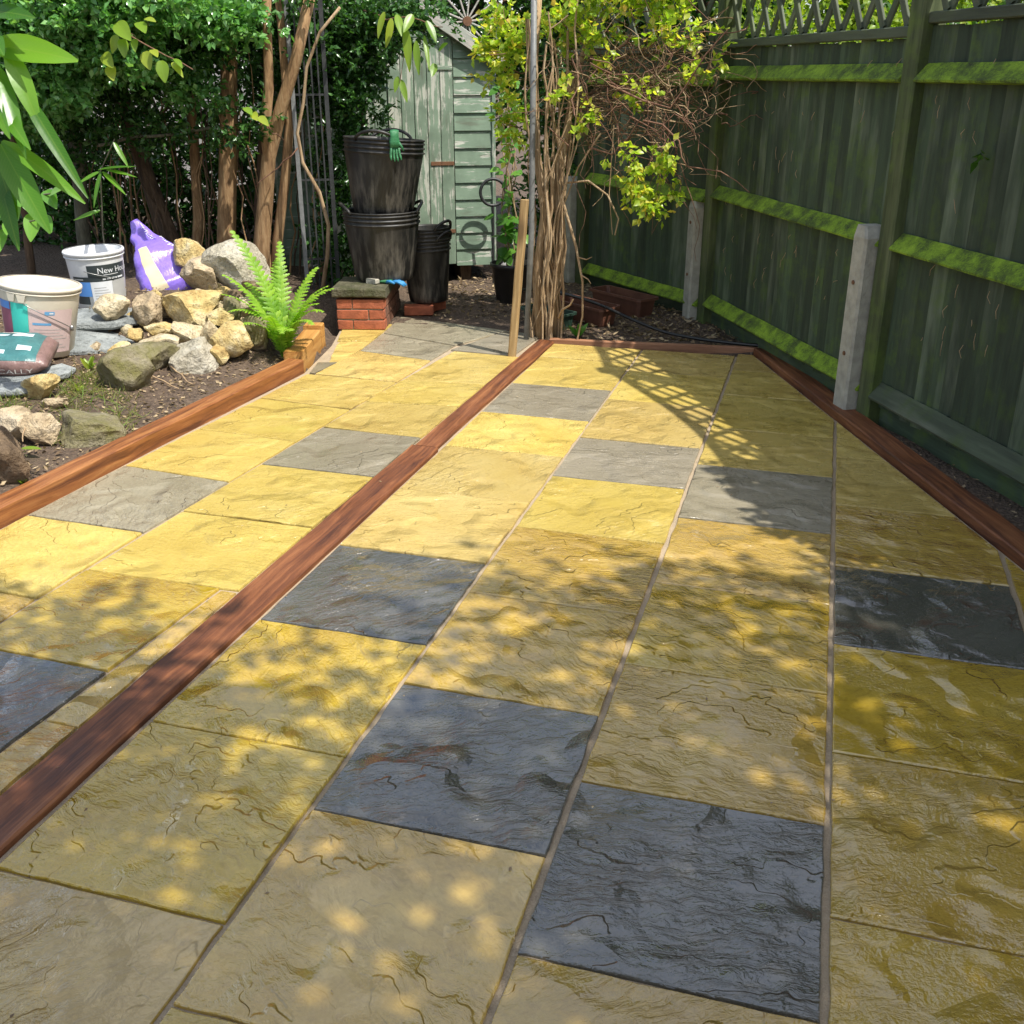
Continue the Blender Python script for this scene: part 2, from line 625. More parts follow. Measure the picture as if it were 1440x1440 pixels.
def mat_mossrail():
    t = NT('rail_bright_moss')
    co = t.coords()
    a = t.noise(co, 9, 6, .7)
    b = t.noise(co, 120, 4, .7)
    c = t.ramp(t.math('ADD', t.math('MULTIPLY', a, .7), t.math('MULTIPLY', b, .3)), [(.36, (.040, .055, .018)), (.46, (.105, .165, .016)), (.54, (.20, .32, .018)), (.64, (.30, .44, .03))])
    return t.set(c, .9, t.bump(t.math('ADD', a, b), 1.0, .006))


M_MOSS = mat_mossrail()


def mat_bark(name, stops, sc=1.0):
    t = NT(name)
    co = t.n('TexCoord').outputs['Object']
    a = t.noise(t.vmath('MULTIPLY', co, (34 * sc, 34 * sc, 5 * sc)), 1.0, 6, .68, .5)
    b = t.noise(co, 5, 4)
    c = t.ramp(t.math('ADD', t.math('MULTIPLY', a, .75), t.math('MULTIPLY', b, .25)), stops)
    return t.set(c, .9, t.bump(a, 1.0, .010))


M_BARK = mat_bark('bark_tan', [(.32, (.10, .056, .026)), (.50, (.31, .185, .085)), (.68, (.46, .315, .165))])
M_BARKD = mat_bark('bark_dark', [(.32, (.030, .020, .012)), (.50, (.090, .055, .030)), (.68, (.16, .105, .060))])
M_BARKG = mat_bark('bark_grey', [(.32, (.055, .050, .030)), (.50, (.14, .13, .085)), (.68, (.23, .215, .15))])
M_STEM = mat_bark('vine_stem_pale', [(.30, (.15, .085, .040)), (.50, (.37, .255, .14)), (.70, (.52, .41, .27))], 1.4)
M_STEMD = mat_bark('vine_twig_brown', [(.30, (.075, .035, .020)), (.50, (.19, .095, .058)), (.70, (.30, .18, .11))], 1.4)
M_TWIG = mat_plain('dry_twig', (.36, .25, .14), .85, .3, .001, 30)
M_CHIP = mat_plain('litter_chip', (.23, .155, .095), .9, .5, .001, 8)


def mat_leaf(name, stops, rough=.38, trans=.35, tcol=None, big=False):
    t = NT(name)
    g = t.n('NewGeometry')
    r = g.outputs['Random Per Island']
    if big:
        r = t.n('ObjectInfo').outputs['Random']
    c = t.ramp(r, stops)
    nb = None
    if big:
        co = t.n('TexCoord').outputs['Object']
        sp = t.n('SeparateXYZ')
        t.l(co, sp.inputs[0])
        ay = t.math('ABSOLUTE', sp.outputs[1])
        rib = t.map(ay, .0, .0035, 1, 0)
        vein = t.math('FRACT', t.math('MULTIPLY', t.math('SUBTRACT', sp.outputs[0], t.math('MULTIPLY', ay, 1.2)), 70))
        vm = t.map(t.math('ABSOLUTE', t.math('SUBTRACT', vein, .5)), .0, .16, .25, 0)
        c = t.mix(t.math('MULTIPLY', t.math('MAXIMUM', t.math('MULTIPLY', rib, .6), vm), .35), c, (.30, .42, .08))
        nb = t.bump(t.noise(co, 24, 2), .35, .002)
    t.set(c, rough, nb)
    tr = t.n('BsdfTranslucent')
    tc = t.mix(1.0, c, (tcol or (1.5, 1.7, .55)), 'MULTIPLY')
    t.l(tc, tr.inputs['Color'])
    mx = t.n('MixShader')
    mx.inputs[0].default_value = trans
    t.l(t.b.outputs[0], mx.inputs[1])
    t.l(tr.outputs[0], mx.inputs[2])
    t.l(mx.outputs[0], t.out.inputs['Surface'])
    return t.m


L_DARK = mat_leaf('leaf_dark_glossy', [(0, (.022, .062, .015)), (.5, (.042, .115, .026)), (1, (.085, .20, .045))], .24, .26)
L_MID = mat_leaf('leaf_mid_green', [(0, (.030, .075, .014)), (.5, (.055, .130, .022)), (1, (.10, .20, .035))], .36, .35)
L_LIME = mat_leaf('leaf_lime', [(0, (.13, .22, .020)), (.5, (.22, .32, .030)), (1, (.36, .40, .050))], .38, .42)
L_VINE = mat_leaf('leaf_vine_yellow_green', [(0, (.20, .32, .030)), (.45, (.38, .50, .060)), (.8, (.60, .60, .11)), (1, (.60, .42, .10))], .34, .5)
L_SHADE = mat_leaf('leaf_tree_green', [(0, (.035, .080, .014)), (.5, (.060, .125, .020)), (1, (.095, .17, .03))], .4, .30)
L_FERN = mat_leaf('leaf_fern', [(0, (.15, .31, .022)), (.5, (.23, .42, .032)), (1, (.32, .50, .050))], .45, .40)
L_BIG = mat_leaf('leaf_big_lance', [(0, (.045, .145, .010)), (.5, (.085, .23, .016)), (1, (.17, .35, .030))], .30, .42, big=True)
L_POT = mat_leaf('leaf_potted_climber', [(0, (.060, .185, .022)), (.5, (.105, .28, .035)), (1, (.17, .36, .050))], .34, .40, big=True)
L_YOUNG = mat_leaf('leaf_young_lime', [(0, (.13, .26, .020)), (.5, (.23, .36, .030)), (1, (.36, .42, .050))], .34, .45, big=True)
L_DRY = mat_leaf('leaf_dry', [(0, (.10, .060, .030)), (.5, (.24, .165, .085)), (1, (.45, .35, .21))], .75, .1)
L_GRASS = mat_leaf('leaf_grass_tuft', [(0, (.17, .15, .045)), (.5, (.24, .24, .06)), (1, (.12, .24, .03))], .6, .3)


# ================================================================== layout functions
def lerp_poly(pts, y):
    if y <= pts[0][1]:
        a, b = pts[0], pts[1]
    else:
        a, b = pts[-2], pts[-1]
        for i in range(len(pts) - 1):
            if pts[i][1] <= y <= pts[i + 1][1]:
                a, b = pts[i], pts[i + 1]
                break
    f = (y - a[1]) / (b[1] - a[1])
    return a[0] + (b[0] - a[0]) * f


LT = [(-3.01, 1.0), (-2.995, 3.0), (-2.965, 3.75), (-2.93, 4.35), (-2.885, 5.40), (-3.02, 6.05)]   # inner face of left timbers
L1 = [(-2.44, .6), (-2.425, 2.5), (-2.40, 3.1), (-2.35, 3.92), (-2.285, 5.05), (-2.235, 5.75), (-2.185, 6.3)]
L2 = [(-2.0, .2), (-1.925, 1.77), (-1.845, 3.04)]
DL = [(-1.80, -1.0), (-1.785, 3.0), (-1.765, 4.5), (-1.735, 6.5)]
DR = [(-1.652, -1.0), (-1.645, 3.0), (-1.638, 5.0), (-1.635, 6.5)]
RT0 = Vector((-0.314, 6.526))
RTD = Vector((0.378, -0.926)).normalized()
RTN = Vector((-RTD.y, RTD.x))          # points to the outside (right)


def clip(poly, p, n):
    """keep the side where (q-p).n <= 0"""
    out = []
    for i in range(len(poly)):
        a, b = Vector(poly[i]), Vector(poly[(i + 1) % len(poly)])
        da, db = (a - p).dot(n), (b - p).dot(n)
        if da <= 0:
            out.append(a)
        if (da < 0 < db) or (db < 0 < da):
            out.append(a + (b - a) * (da / (da - db)))
    return [(q.x, q.y) for q in out]


def shrink(poly, d):
    P = [Vector(p) for p in poly]
    A = sum(P[i].x * P[(i + 1) % len(P)].y - P[(i + 1) % len(P)].x * P[i].y for i in range(len(P)))
    s = 1 if A > 0 else -1
    res = [tuple(p) for p in P]
    for i in range(len(P)):
        a, b = P[i], P[(i + 1) % len(P)]
        e = (b - a)
        if e.length < 3e-3:
            continue
        e.normalize()
        n = Vector((e.y, -e.x)) * s
        res = clip(res, a - n * d, n)
        if len(res) < 3:
            return []
    return res


def pile_h(x, y):
    f = (x + 3.25) * -.45 + (y - 5.02) * .89
    s = (x + 3.25) * .89 + (y - 5.02) * .45
    if f < -.05:
        return -1
    lim = .98
    h = .02 + .36 * min(f, lim) - max(0, f - lim) * .5
    h -= max(0, -.78 - s) * .9 + max(0, s - .22) * .9
    return h


def bed_h(x, y):
    d = lerp_poly(LT, min(max(y, 1), 6.05)) - .10 - x
    h = .045 + min(.2, .12 * max(0, d))
    return max(h, pile_h(x, y))


def rt_side(x, y):
    return (Vector((x, y)) - RT0).dot(RTN)


def ground_h(x, y):
    nz = mnoise.noise(Vector((x * 2.1, y * 2.1, 1.3))) * .018 + mnoise.noise(Vector((x * 8, y * 8, 4.3))) * .010
    if y > 6.05 and x > -3.25 and not (y > 6.72 or (y > 6.6 and x > -1.7)):
        return -.05 if rt_side(x, y) < .06 else nz
    xl = lerp_poly(LT, min(max(y, 1), 6.05))
    if y <= 6.62 and x > xl - .05 and (rt_side(x, y) < .06):
        return -.05
    if x <= xl - .05 or (y > 6.05 and x <= -3.25):
        if y > 6.05 and x > -3.6:
            k = (x + 3.6) / .35
            return (1 - k) * bed_h(x, y) + k * 0.0 + nz
        return bed_h(x, y) + nz
    return .0 + nz


# ------------------------------------------------------------------ ground sheet
def build_ground():
    xs = [-300, -60, -20] + [round(-9 + .065 * i, 4) for i in range(int(13.5 / .065) + 1)] + [8, 20, 60, 300]
    ys = [-300, -60, -15, -6] + [round(-2 + .065 * i, 4) for i in range(int(13.5 / .065) + 1)] + [16, 30, 80, 300]
    V = []
    for y in ys:
        for x in xs:
            if x < -9 or x > 4.5 or y < -2 or y > 11.5:
                z = ground_h(max(-9, min(4.5, x)), max(-2, min(11.5, y)))
            else:
                z = ground_h(x, y)
            V.append((x, y, z))
    nx = len(xs)
    F = [(j * nx + i, j * nx + i + 1, (j + 1) * nx + i + 1, (j + 1) * nx + i) for j in range(len(ys) - 1) for i in range(nx - 1)]
    o = mobj('ground', np_mesh('ground', V, F, M_SOIL, True))
    tag(o, kind='structure')


build_ground()

# ------------------------------------------------------------------ patio: mortar bed and slabs
patio_poly = [(-3.0, -1.2), (2.6, -1.2)]
pt = [(RT0.x, RT0.y)]
mbp = MB()
edge_r = [tuple(RT0 + RTD * s) for s in (8.2, 6, 4, 2, 0)]
left_edge = [(lerp_poly(LT, y) + .002, y) for y in (6.06, 5.4, 4.9, 4.35, 3.75, 3.0, 1.0, -1.2)]
outer = left_edge[::-1][:0]
poly = [(-2.99, -1.1)] + [p for p in edge_r] + [(-1.63, 6.505), (-1.75, 6.80), (-2.02, 6.80), (-2.95, 6.99), (-3.2, 6.62)] + left_edge
mbp.prism(poly, -.045, -.010)
patio = mbp.obj('patio', M_MORTAR)
tag(patio, kind='structure')

rngS = random.Random(5)


def slab(poly, mat, gap=.006):
    poly = shrink(poly, gap)
    if len(poly) < 3:
        return
    P = [Vector(p) for p in poly]
    c = sum(P, Vector((0, 0))) / len(P)
    area = abs(sum(P[i].x * P[(i + 1) % len(P)].y - P[(i + 1) % len(P)].x * P[i].y for i in range(len(P)))) / 2
    if area < .004:
        return
    # uneven hand-dressed outline
    out = []
    for i in range(len(P)):
        a, b = P[i], P[(i + 1) % len(P)]
        L = (b - a).length
        k = max(1, int(L / .03))
        e = (b - a) / L if L > 0 else Vector((1, 0))
        n = Vector((-e.y, e.x))
        ph = rngS.uniform(0, 100)
        for j in range(k):
            f = j / k
            q = a + (b - a) * f
            w = mnoise.noise(Vector((ph + f * L * 9, 0, 0))) * .005
            out.append(q + n * (w if j else 0) - c)
    n = len(out)
    z = rngS.uniform(-.0015, .003)
    tx, ty = rngS.uniform(-.004, .004), rngS.uniform(-.004, .004)
    vs = []
    for s, zz in ((1.0, -.035), (1.0, -.005), (.994, -.0012), (.986, 0.0)):
        for q in out:
            vs.append((q.x * s, q.y * s, z + zz + (q.x * tx + q.y * ty)))
    fs = []
    for r in range(3):
        for k in range(n):
            fs.append((r * n + k, r * n + (k + 1) % n, (r + 1) * n + (k + 1) % n, (r + 1) * n + k))
    fs.append(tuple(3 * n + k for k in range(n)))
    A = sum(out[i].x * out[(i + 1) % n].y - out[(i + 1) % n].x * out[i].y for i in range(n))
    if A < 0:
        fs = [f[::-1] for f in fs]
    me = bpy.data.meshes.new('paving_slab')
    me.from_pydata(vs, [], fs)
    me.update()
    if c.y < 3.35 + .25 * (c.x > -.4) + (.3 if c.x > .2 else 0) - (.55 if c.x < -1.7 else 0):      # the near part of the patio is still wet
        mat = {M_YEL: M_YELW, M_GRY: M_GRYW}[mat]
    mobj('paving_slab', me, mat, T(c.x, c.y, 0), patio)


def right_cols():
    cols = [
        ((-1.629, -1.0435), [6.50, 6.145, 5.525, 4.953, 4.395, 3.813, 3.215, 2.61, 2.012, 1.415, .82, .22, -.38, -.98], {2, 6, 11}),
        ((-1.0365, -.4465), [6.51, 5.97, 5.36, 4.69, 4.145, 3.567, 2.983, 2.383, 1.80, 1.205, .61, .01, -.59, -1.1], {3, 7}),
        ((-.4375, .1615), [6.56, 6.16, 5.63, 5.02, 4.47, 3.842, 3.24, 2.675, 2.092, 1.513, .92, .33, -.27, -.87], {4, 8, 11}),
        ((.1695, .7605), [5.35, 4.75, 4.15, 3.554, 2.977, 2.39, 1.795, 1.20, .60, 0, -.6, -1.1], {3, 8}),
        ((.772, 1.358), [3.86, 3.27, 2.68, 2.09, 1.5, .9, .3, -.3, -.9], {4}),
        ((1.378, 1.95), [2.4, 1.8, 1.2, .6, 0, -.6, -1.1], {2}),
    ]
    for (x0, x1), ys, greys in cols:
        for i in range(len(ys) - 1):
            p = [(x0, ys[i + 1]), (x1, ys[i + 1]), (x1, ys[i]), (x0, ys[i])]
            p = clip(p, RT0 - RTN * .014, RTN)
            if len(p) >= 3:
                slab(p, M_GRY if i in greys else M_YEL, .0036)


right_cols()


def left_cols():
    xl = lambda y: lerp_poly(LT, y) + .035
    x1 = lambda y: lerp_poly(L1, y)
    xd = lambda y: lerp_poly(DL, y) - .010
    x2 = lambda y: lerp_poly(L2, y)
    P = [(5.37, 5.345), (4.846, 4.794), (4.275, 4.235), (3.718, 3.674), (3.114, 3.10), (2.54, 2.526), (1.95, 1.94), (1.36, 1.35), (.76, .75), (.16, .15), (-.44, -.45), (-1.04, -1.05)]
    for i in range(len(P) - 1):
        (a, b), (c, d) = P[i], P[i + 1]
        slab([(xl(c), c), (x1(d) - .004, d), (x1(b) - .004, b), (xl(a), a)], M_GRY if i in (3, 8) else M_YEL, .005)
    slab([(-2.80, 5.375), (x1(5.35) - .004, 5.35), (-2.25, 5.862), (-2.775, 5.955)], M_YEL, .004)
    slab([(-2.845, 5.385), (-2.805, 5.38), (-2.785, 5.66), (-2.905, 5.62)], M_GRY, .004)
    slab([(-2.905, 5.63), (-2.783, 5.665), (-2.778, 5.96), (-2.80, 6.22), (-3.02, 6.15), (-2.985, 6.05)], M_YEL, .004)
    slab([(-2.80, 6.235), (-2.83, 6.46), (-2.86, 6.74), (-3.19, 6.61), (-3.03, 6.16)], M_YEL, .004)
    slab([(-2.775, 5.962), (-2.25, 5.868), (-2.235, 6.26), (-2.83, 6.455)], M_GRY, .004)
    slab([(-2.825, 6.462), (-2.235, 6.268), (-2.02, 6.762), (-2.90, 6.97)], M_GRY, .004)
    slab([(-2.225, 6.145), (-1.79, 6.12), (-1.76, 6.70), (-2.03, 6.755)], M_GRY, .004)
    Q = [(6.135, 6.112), (5.40, 5.45), (4.94, 5.0), (4.475, 4.464), (3.911, 3.903), (3.329, 3.324), (2.763, 2.77), (2.21, 2.196), (1.62, 1.60), (1.02, 1.0), (.42, .40), (-.18, -.2), (-.8, -.8)]
    for i in range(len(Q) - 1):
        (a, b), (c, d) = Q[i], Q[i + 1]
        ra = (lambda y: x2(y) - .004) if i >= 5 else xd
        p = [(x1(c) + .004, c), (ra(d), d), (ra(b), b), (x1(a) + .004, a)]
        if i == 5:
            p = [(x1(c) + .004, c), (xd(d), d), (xd(b), b), (x1(a) + .004, a)]
        slab(p, M_GRY if i in (3, 7) else M_YEL, .005)
    Rj = [2.76, 1.928, 1.33, .73, .13, -.5]
    for i in range(len(Rj) - 1):
        a, b = Rj[i], Rj[i + 1]
        slab([(x2(b) + .004, b), (xd(b), b), (xd(a), a), (x2(a) + .004, a)], M_YEL, .004)


left_cols()


# ------------------------------------------------------------------ timbers
def timber(name, p0, p1, w, h, z0, mat, label, seed, cat='edging', group='timber edging of the patio', bow=0, ch=.006):
    p0, p1 = Vector(p0), Vector(p1)
    L = (p1 - p0).length
    me = sweep_mesh(name, L, cham(w, h, ch), max(6, int(L / .12)), .0018, seed, bow)
    o = mobj(name, me, mat, frame((p0.x, p0.y, z0), (p1.x - p0.x, p1.y - p0.y, 0)))
    return tag(o, label, cat, group)


mid = lambda y: (lerp_poly(DL, y) + lerp_poly(DR, y)) / 2
timber('timber_divider', (mid(4.32), 4.325), (mid(6.52), 6.53), .112, .10, -.088, M_SLEEP, 'reddish brown sleeper set into the paving, ending at the vine and leaning stake', 1)
timber('timber_divider', (mid(-1.0), -1.0), (mid(4.31), 4.32), .140, .10, -.088, M_SLEEP, 'long dark reddish brown wet sleeper set flush between the paving slabs', 2)
timber('timber_edging', (-3.062, 1.0), (-2.935, 5.40), .105, .16, -.085, M_SLEEPO, 'orange brown timber edging holding back the soil bed with rocks', 3, bow=.022)
timber('timber_edging', (-2.955, 5.412), (-3.105, 5.965), .115, .20, -.085, M_SLEEPL, 'pale golden timber edging beside the fern', 4)
timber('timber_edging', (-3.105, 5.972), (-3.125, 6.055), .120, .225, -.085, M_SLEEPL, 'short golden timber block at the end of the edging by the brick pier', 5)
timber('timber_edging', (-1.66, 6.530), (-.225, 6.672), .045, .09, -.065, M_SLEEPP, 'thin pinkish timber board closing the far end of the patio before the leaf litter', 6, ch=.004)
a = RT0 + RTN * .066 - RTD * .08
b = RT0 + RTN * .066 + RTD * 4.6
timber('timber_edging', a, b, .125, .11, -.075, M_SLEEP, 'dark red brown timber edging along the soil strip under the fence', 7)


# ------------------------------------------------------------------ rocks
def rock_mesh(seed, dims, sub=4, cuts=9, rough=.10):
    rng = random.Random(seed)
    bm = bmesh.new()
    bmesh.ops.create_icosphere(bm, subdivisions=sub, radius=1)
    planes = []
    for _ in range(cuts):
        n = Vector((rng.gauss(0, 1), rng.gauss(0, 1), rng.gauss(0, .9))).normalized()
        planes.append((n, rng.uniform(.50, .84)))
    off = Vector((rng.uniform(0, 99), rng.uniform(0, 99), rng.uniform(0, 99)))
    for v in bm.verts:
        p = v.co.copy()
        for n, d in planes:
            k = p.dot(n) - d
            if k > 0:
                p -= n * k * .985
        p += p.normalized() * (mnoise.noise(p * 2.2 + off) * rough + mnoise.noise(p * 5 + off) * rough * .6 + mnoise.noise(p * 12 + off) * rough * .28)
        v.co = Vector((p.x * dims[0] * .62, p.y * dims[1] * .62, p.z * dims[2] * .66))
    me = bpy.data.meshes.new('rock')
    bm.to_mesh(me)
    bm.free()
    for p in me.polygons:
        p.use_smooth = True
    try:
        me.set_sharp_from_angle(angle=rad(32))
    except Exception:
        pass
    return me


PILE = 'rocks heaped at the foot of the shrub'
ROCKS = [
    # x, y, z, width, height, material, rot, tilt, label
    (-3.99, 6.03, .53, .21, .17, M_ROCK_OCHRE, 'squarish golden rock perched beside the purple bag, top of the heap'),
    (-3.79, 5.84, .46, .23, .20, M_ROCK_TAN, 'tan two-faced rock between the golden top rock and the large grey one'),
    (-3.60, 5.95, .47, .34, .26, M_ROCK_GREY, 'large rounded grey-cream boulder under the tan trunk'),
    (-3.66, 5.48, .335, .37, .22, M_ROCK_OCHRE, 'largest golden rock in the middle of the heap with orange patches'),
    (-3.87, 5.34, .31, .19, .20, M_ROCK_TAN, 'pinkish tan rock below the purple bag, right of the grey slates'),
    (-3.69, 5.20, .245, .19, .075, M_ROCK_OCHRE, 'thin yellow rock lying flat under the largest golden rock'),
    (-3.54, 5.22, .225, .17, .13, M_ROCK_CREAM, 'cream rounded rock in the lower row of the heap'),
    (-3.42, 5.28, .225, .10, .12, M_ROCK_CREAM, 'small upright cream rock beside the layered yellow rock'),
    (-3.27, 5.28, .205, .24, .15, M_ROCK_OCHRE, 'layered yellow rock with dark cracks, lower right of the heap'),
    (-3.62, 5.06, .175, .21, .11, M_ROCK_CREAM, 'pale pitted rock beside the mossy flat rock'),
    (-3.38, 5.02, .135, .23, .20, M_ROCK_GREY, 'whitish pitted round rock sitting alone on the soil in front of the heap'),
    (-3.29, 5.13, .145, .10, .10, M_ROCK_OCHRE, 'small lemon yellow rock touching the whitish round rock'),
    (-3.45, 5.44, .285, .13, .08, M_ROCK_OCHRE, 'small orange rock wedged under the largest golden rock'),
    (-3.41, 5.54, .305, .11, .15, M_ROCK_MOSS, 'dark grey-green upright rock beside the largest golden rock'),
    (-3.35, 5.61, .325, .10, .12, M_ROCK_TAN, 'small brown rock left of the fern, in the heap'),
    (-3.54, 5.67, .37, .09, .07, M_ROCK_OCHRE, 'tiny yellow rock under the large rounded boulder'),
    (-3.46, 5.70, .37, .12, .06, M_ROCK_BROWN, 'flat brown rock beneath the large rounded boulder'),
    (-3.19, 5.43, .225, .17, .16, M_ROCK_MOSS, 'mossy brown round rock against the fern'),
    (-3.83, 5.12, .225, .09, .08, M_ROCK_OCHRE, 'small golden rock at the edge of the slates'),
    (-3.42, 5.80, .40, .11, .09, M_ROCK_BROWN, 'brown rock behind the fern fronds, on the right shoulder of the heap'),
    (-3.21, 5.57, .265, .10, .09, M_ROCK_GREY, 'small grey rock half hidden by the fern'),
    (-4.06, 5.23, .345, .22, .11, M_ROCK_CREAM, 'pale cream rock resting on the grey slates'),
    (-3.58, 4.88, .155, .32, .14, M_ROCK_MOSS, 'flat olive mossy rock sunk in the soil behind the big mossy boulder'),
    (-3.46, 4.52, .155, .24, .24, M_ROCK_MOSS, 'big mossy grey boulder among dry grass in the soil bed'),
    (-3.20, 3.89, .095, .32, .15, M_ROCK_MOSS, 'low mossy rock half buried beside the orange brown timber'),
    (-3.47, 3.70, .145, .16, .15, M_ROCK_TAN, 'paler and larger half of the split tan rock in the soil bed'),
    (-3.34, 3.70, .13, .14, .13, M_ROCK_TAN, 'smaller half of the split tan rock, nearer the timber edging'),
    (-3.20, 3.30, .135, .20, .24, M_ROCK_BROWN, 'dark brown rounded rock against the timber at the near end of the soil bed'),
    (-3.71, 4.17, .185, .17, .13, M_ROCK_OCHRE, 'bright golden rock below the teal sack'),
    (-3.56, 4.09, .135, .12, .05, M_ROCK_TAN, 'flat tan stone in front of the bright golden rock'),
]
for i, (x, y, z, w, h, m, lb) in enumerate(ROCKS):
    k_ = 1.12 if i < 22 else 1.04
    me = rock_mesh(100 + i, (w * k_, w * .82 * k_, h * k_), cuts=13 if m is not M_ROCK_GREY else 7, rough=.085)
    o = mobj('rock', me, m, T(x, y, z) @ Matrix.Rotation(rad(37) + random.Random(i).uniform(-.35, .35), 4, 'Z') @ Matrix.Rotation(random.Random(i + 50).uniform(-.22, .22), 4, 'X'))
    tag(o, lb, 'rock', PILE if i < 22 else 'rocks set in the soil bed')


rf = random.Random(404)
for i in range(26):
    f_, s_ = rf.uniform(0, .95), rf.uniform(-.72, .16)
    x = -3.25 + f_ * -.45 + s_ * .89
    y = 5.02 + f_ * .89 + s_ * .45
    w = rf.uniform(.06, .11)
    o = mobj('stone', rock_mesh(700 + i, (w * 1.2, w, w * .8), 3, 11, .09), (M_ROCK_CREAM, M_ROCK_OCHRE, M_ROCK_TAN)[i % 3], T(x, y, ground_h(x, y) + w * .25) @ Matrix.Rotation(rf.uniform(0, 6), 4, 'Z'))
    tag(o, ('small pale cream', 'small golden yellow', 'small brownish tan')[i % 3] + ' filler stone wedged between the larger rocks of the heap', 'stone', ('cream', 'golden', 'tan')[i % 3] + ' filler stones in the rock heap')


def slate(poly, th, M, label):
    rng = random.Random(len(label))
    P = [(x + rng.uniform(-.012, .012), y + rng.uniform(-.012, .012)) for x, y in poly]
    n = len(P)
    mb = MB()
    vs = []
    for s, z in ((.96, 0), (1.0, th * .3), (.985, th * .8), (.95, th)):
        vs += [(x * s, y * s, z) for x, y in P]
    fs = [(r * n + k, r * n + (k + 1) % n, (r + 1) * n + (k + 1) % n, (r + 1) * n + k) for r in range(3) for k in range(n)]
    fs += [tuple(range(n - 1, -1, -1)), tuple(3 * n + k for k in range(n))]
    mb.add(vs, fs)
    tag(mb.obj('slate', M_SLATE, None, M), label, 'slate', 'grey slates under the buckets')


RX = lambda a: Matrix.Rotation(rad(a), 4, 'X')
RY = lambda a: Matrix.Rotation(rad(a), 4, 'Y')
RZ = lambda a: Matrix.Rotation(rad(a), 4, 'Z')
sl = [(-.26, -.17), (.05, -.20), (.27, -.10), (.24, .14), (.02, .20), (-.25, .16)]
slate(sl, .045, T(-4.14, 5.30, .245) @ RZ(33) @ RX(4), 'thick grey slate slab carrying the white bucket and a cream rock')
slate([(x * 1.0, y * .85) for x, y in sl], .035, T(-4.02, 5.08, .165) @ RZ(60) @ RX(13) @ RY(6), 'tilted blue-grey slate slab leaning out below the slate that carries the white bucket')
slate([(x * .62, y * .5) for x, y in sl], .03, T(-3.86, 4.16, .155) @ RZ(30) @ RX(5), 'small dark grey slate beside the bright golden rock')
slate([(x * .58, y * .55) for x, y in sl], .025, T(-3.93, 4.30, .175) @ RZ(50), 'grey slate flat under the teal sack')
slate([(x * .30, y * .35) for x, y in sl], .03, T(-3.82, 4.43, .165) @ RZ(80) @ RX(12), 'small grey slate chip at the foot of the cream bucket')


# ------------------------------------------------------------------ buckets
def patch(r0, r1, h, z0, z1, a0, a1, off=.0012, n=14):
    """curved label piece on a tapered bucket, angles in degrees"""
    mb = MB()
    R = lambda z: r0 + (r1 - r0) * z / h + off
    vs, fs = [], []
    for i in range(n + 1):
        a = rad(a0 + (a1 - a0) * i / n)
        for z in (z0, z1):
            vs.append((R(z) * math.cos(a), R(z) * math.sin(a), z))
    for i in range(n):
        fs.append((2 * i, 2 * i + 2, 2 * i + 3, 2 * i + 1))
    mb.add(vs, fs)
    return mb


def text_mesh(body, size):
    cu = bpy.data.curves.new('txt', 'FONT')
    cu.body = body
    cu.size = size
    cu.resolution_u = 3
    cu.fill_mode = 'FRONT'
    o = bpy.data.objects.new('txt', cu)
    COL.objects.link(o)
    dg = bpy.context.evaluated_depsgraph_get()
    me = bpy.data.meshes.new_from_object(o.evaluated_get(dg))
    bpy.data.objects.remove(o)
    bpy.data.curves.remove(cu)
    return me


def wrap_text(body, size, r0, r1, h, z, a_start, off=.0024, bold=1.0):
    me = text_mesh(body, size)
    for v in me.vertices:
        zz = z + v.co.y
        R = r0 + (r1 - r0) * zz / h + off
        a = rad(a_start) + v.co.x * bold / R
        v.co = (R * math.cos(a), R * math.sin(a), zz)
    return me


def bucket(loc, r0, r1, h, mat, inside, fill_z, rot, label, cat='bucket'):
    b = thing('bucket', loc, label, cat, 'builder\'s buckets on the soil bed')
    M = T(loc) @ rot
    mb = MB()
    mb.lathe([(0, .0), (r0 - .006, 0), (r0, .006), (r0 + (r1 - r0) * .93, h * .93), (r1, h - .004), (r1 - .002, h), (r1 - .006, h - .004), (r0 + (r1 - r0) * (fill_z / h) - .006, fill_z)], 48)
    body = mb.obj('body', mat, b, M, True)
    mb = MB()
    mb.lathe([(r1 - .004, h + .003), (r1 + .007, h + .002), (r1 + .010, h - .004), (r1 + .009, h - .016), (r1 + .001, h - .020)], 48)
    mb.lathe([(r1 - .004 + .004, h - .026), (r1 + .006, h - .028), (r1 + .006, h - .034), (r1 - .002, h - .037)], 48)
    mb.obj('rim', mat, b, M, True)
    mb = MB()
    rr = r0 + (r1 - r0) * (fill_z / h) - .006
    n = 40
    vs = [(0, 0, fill_z)] + [(rr * math.cos(2 * math.pi * k / n), rr * math.sin(2 * math.pi * k / n), fill_z) for k in range(n)]
    mb.add(vs, [(0, 1 + k, 1 + (k + 1) % n) for k in range(n)])
    mb.obj('contents', inside, b, M)
    return b, M


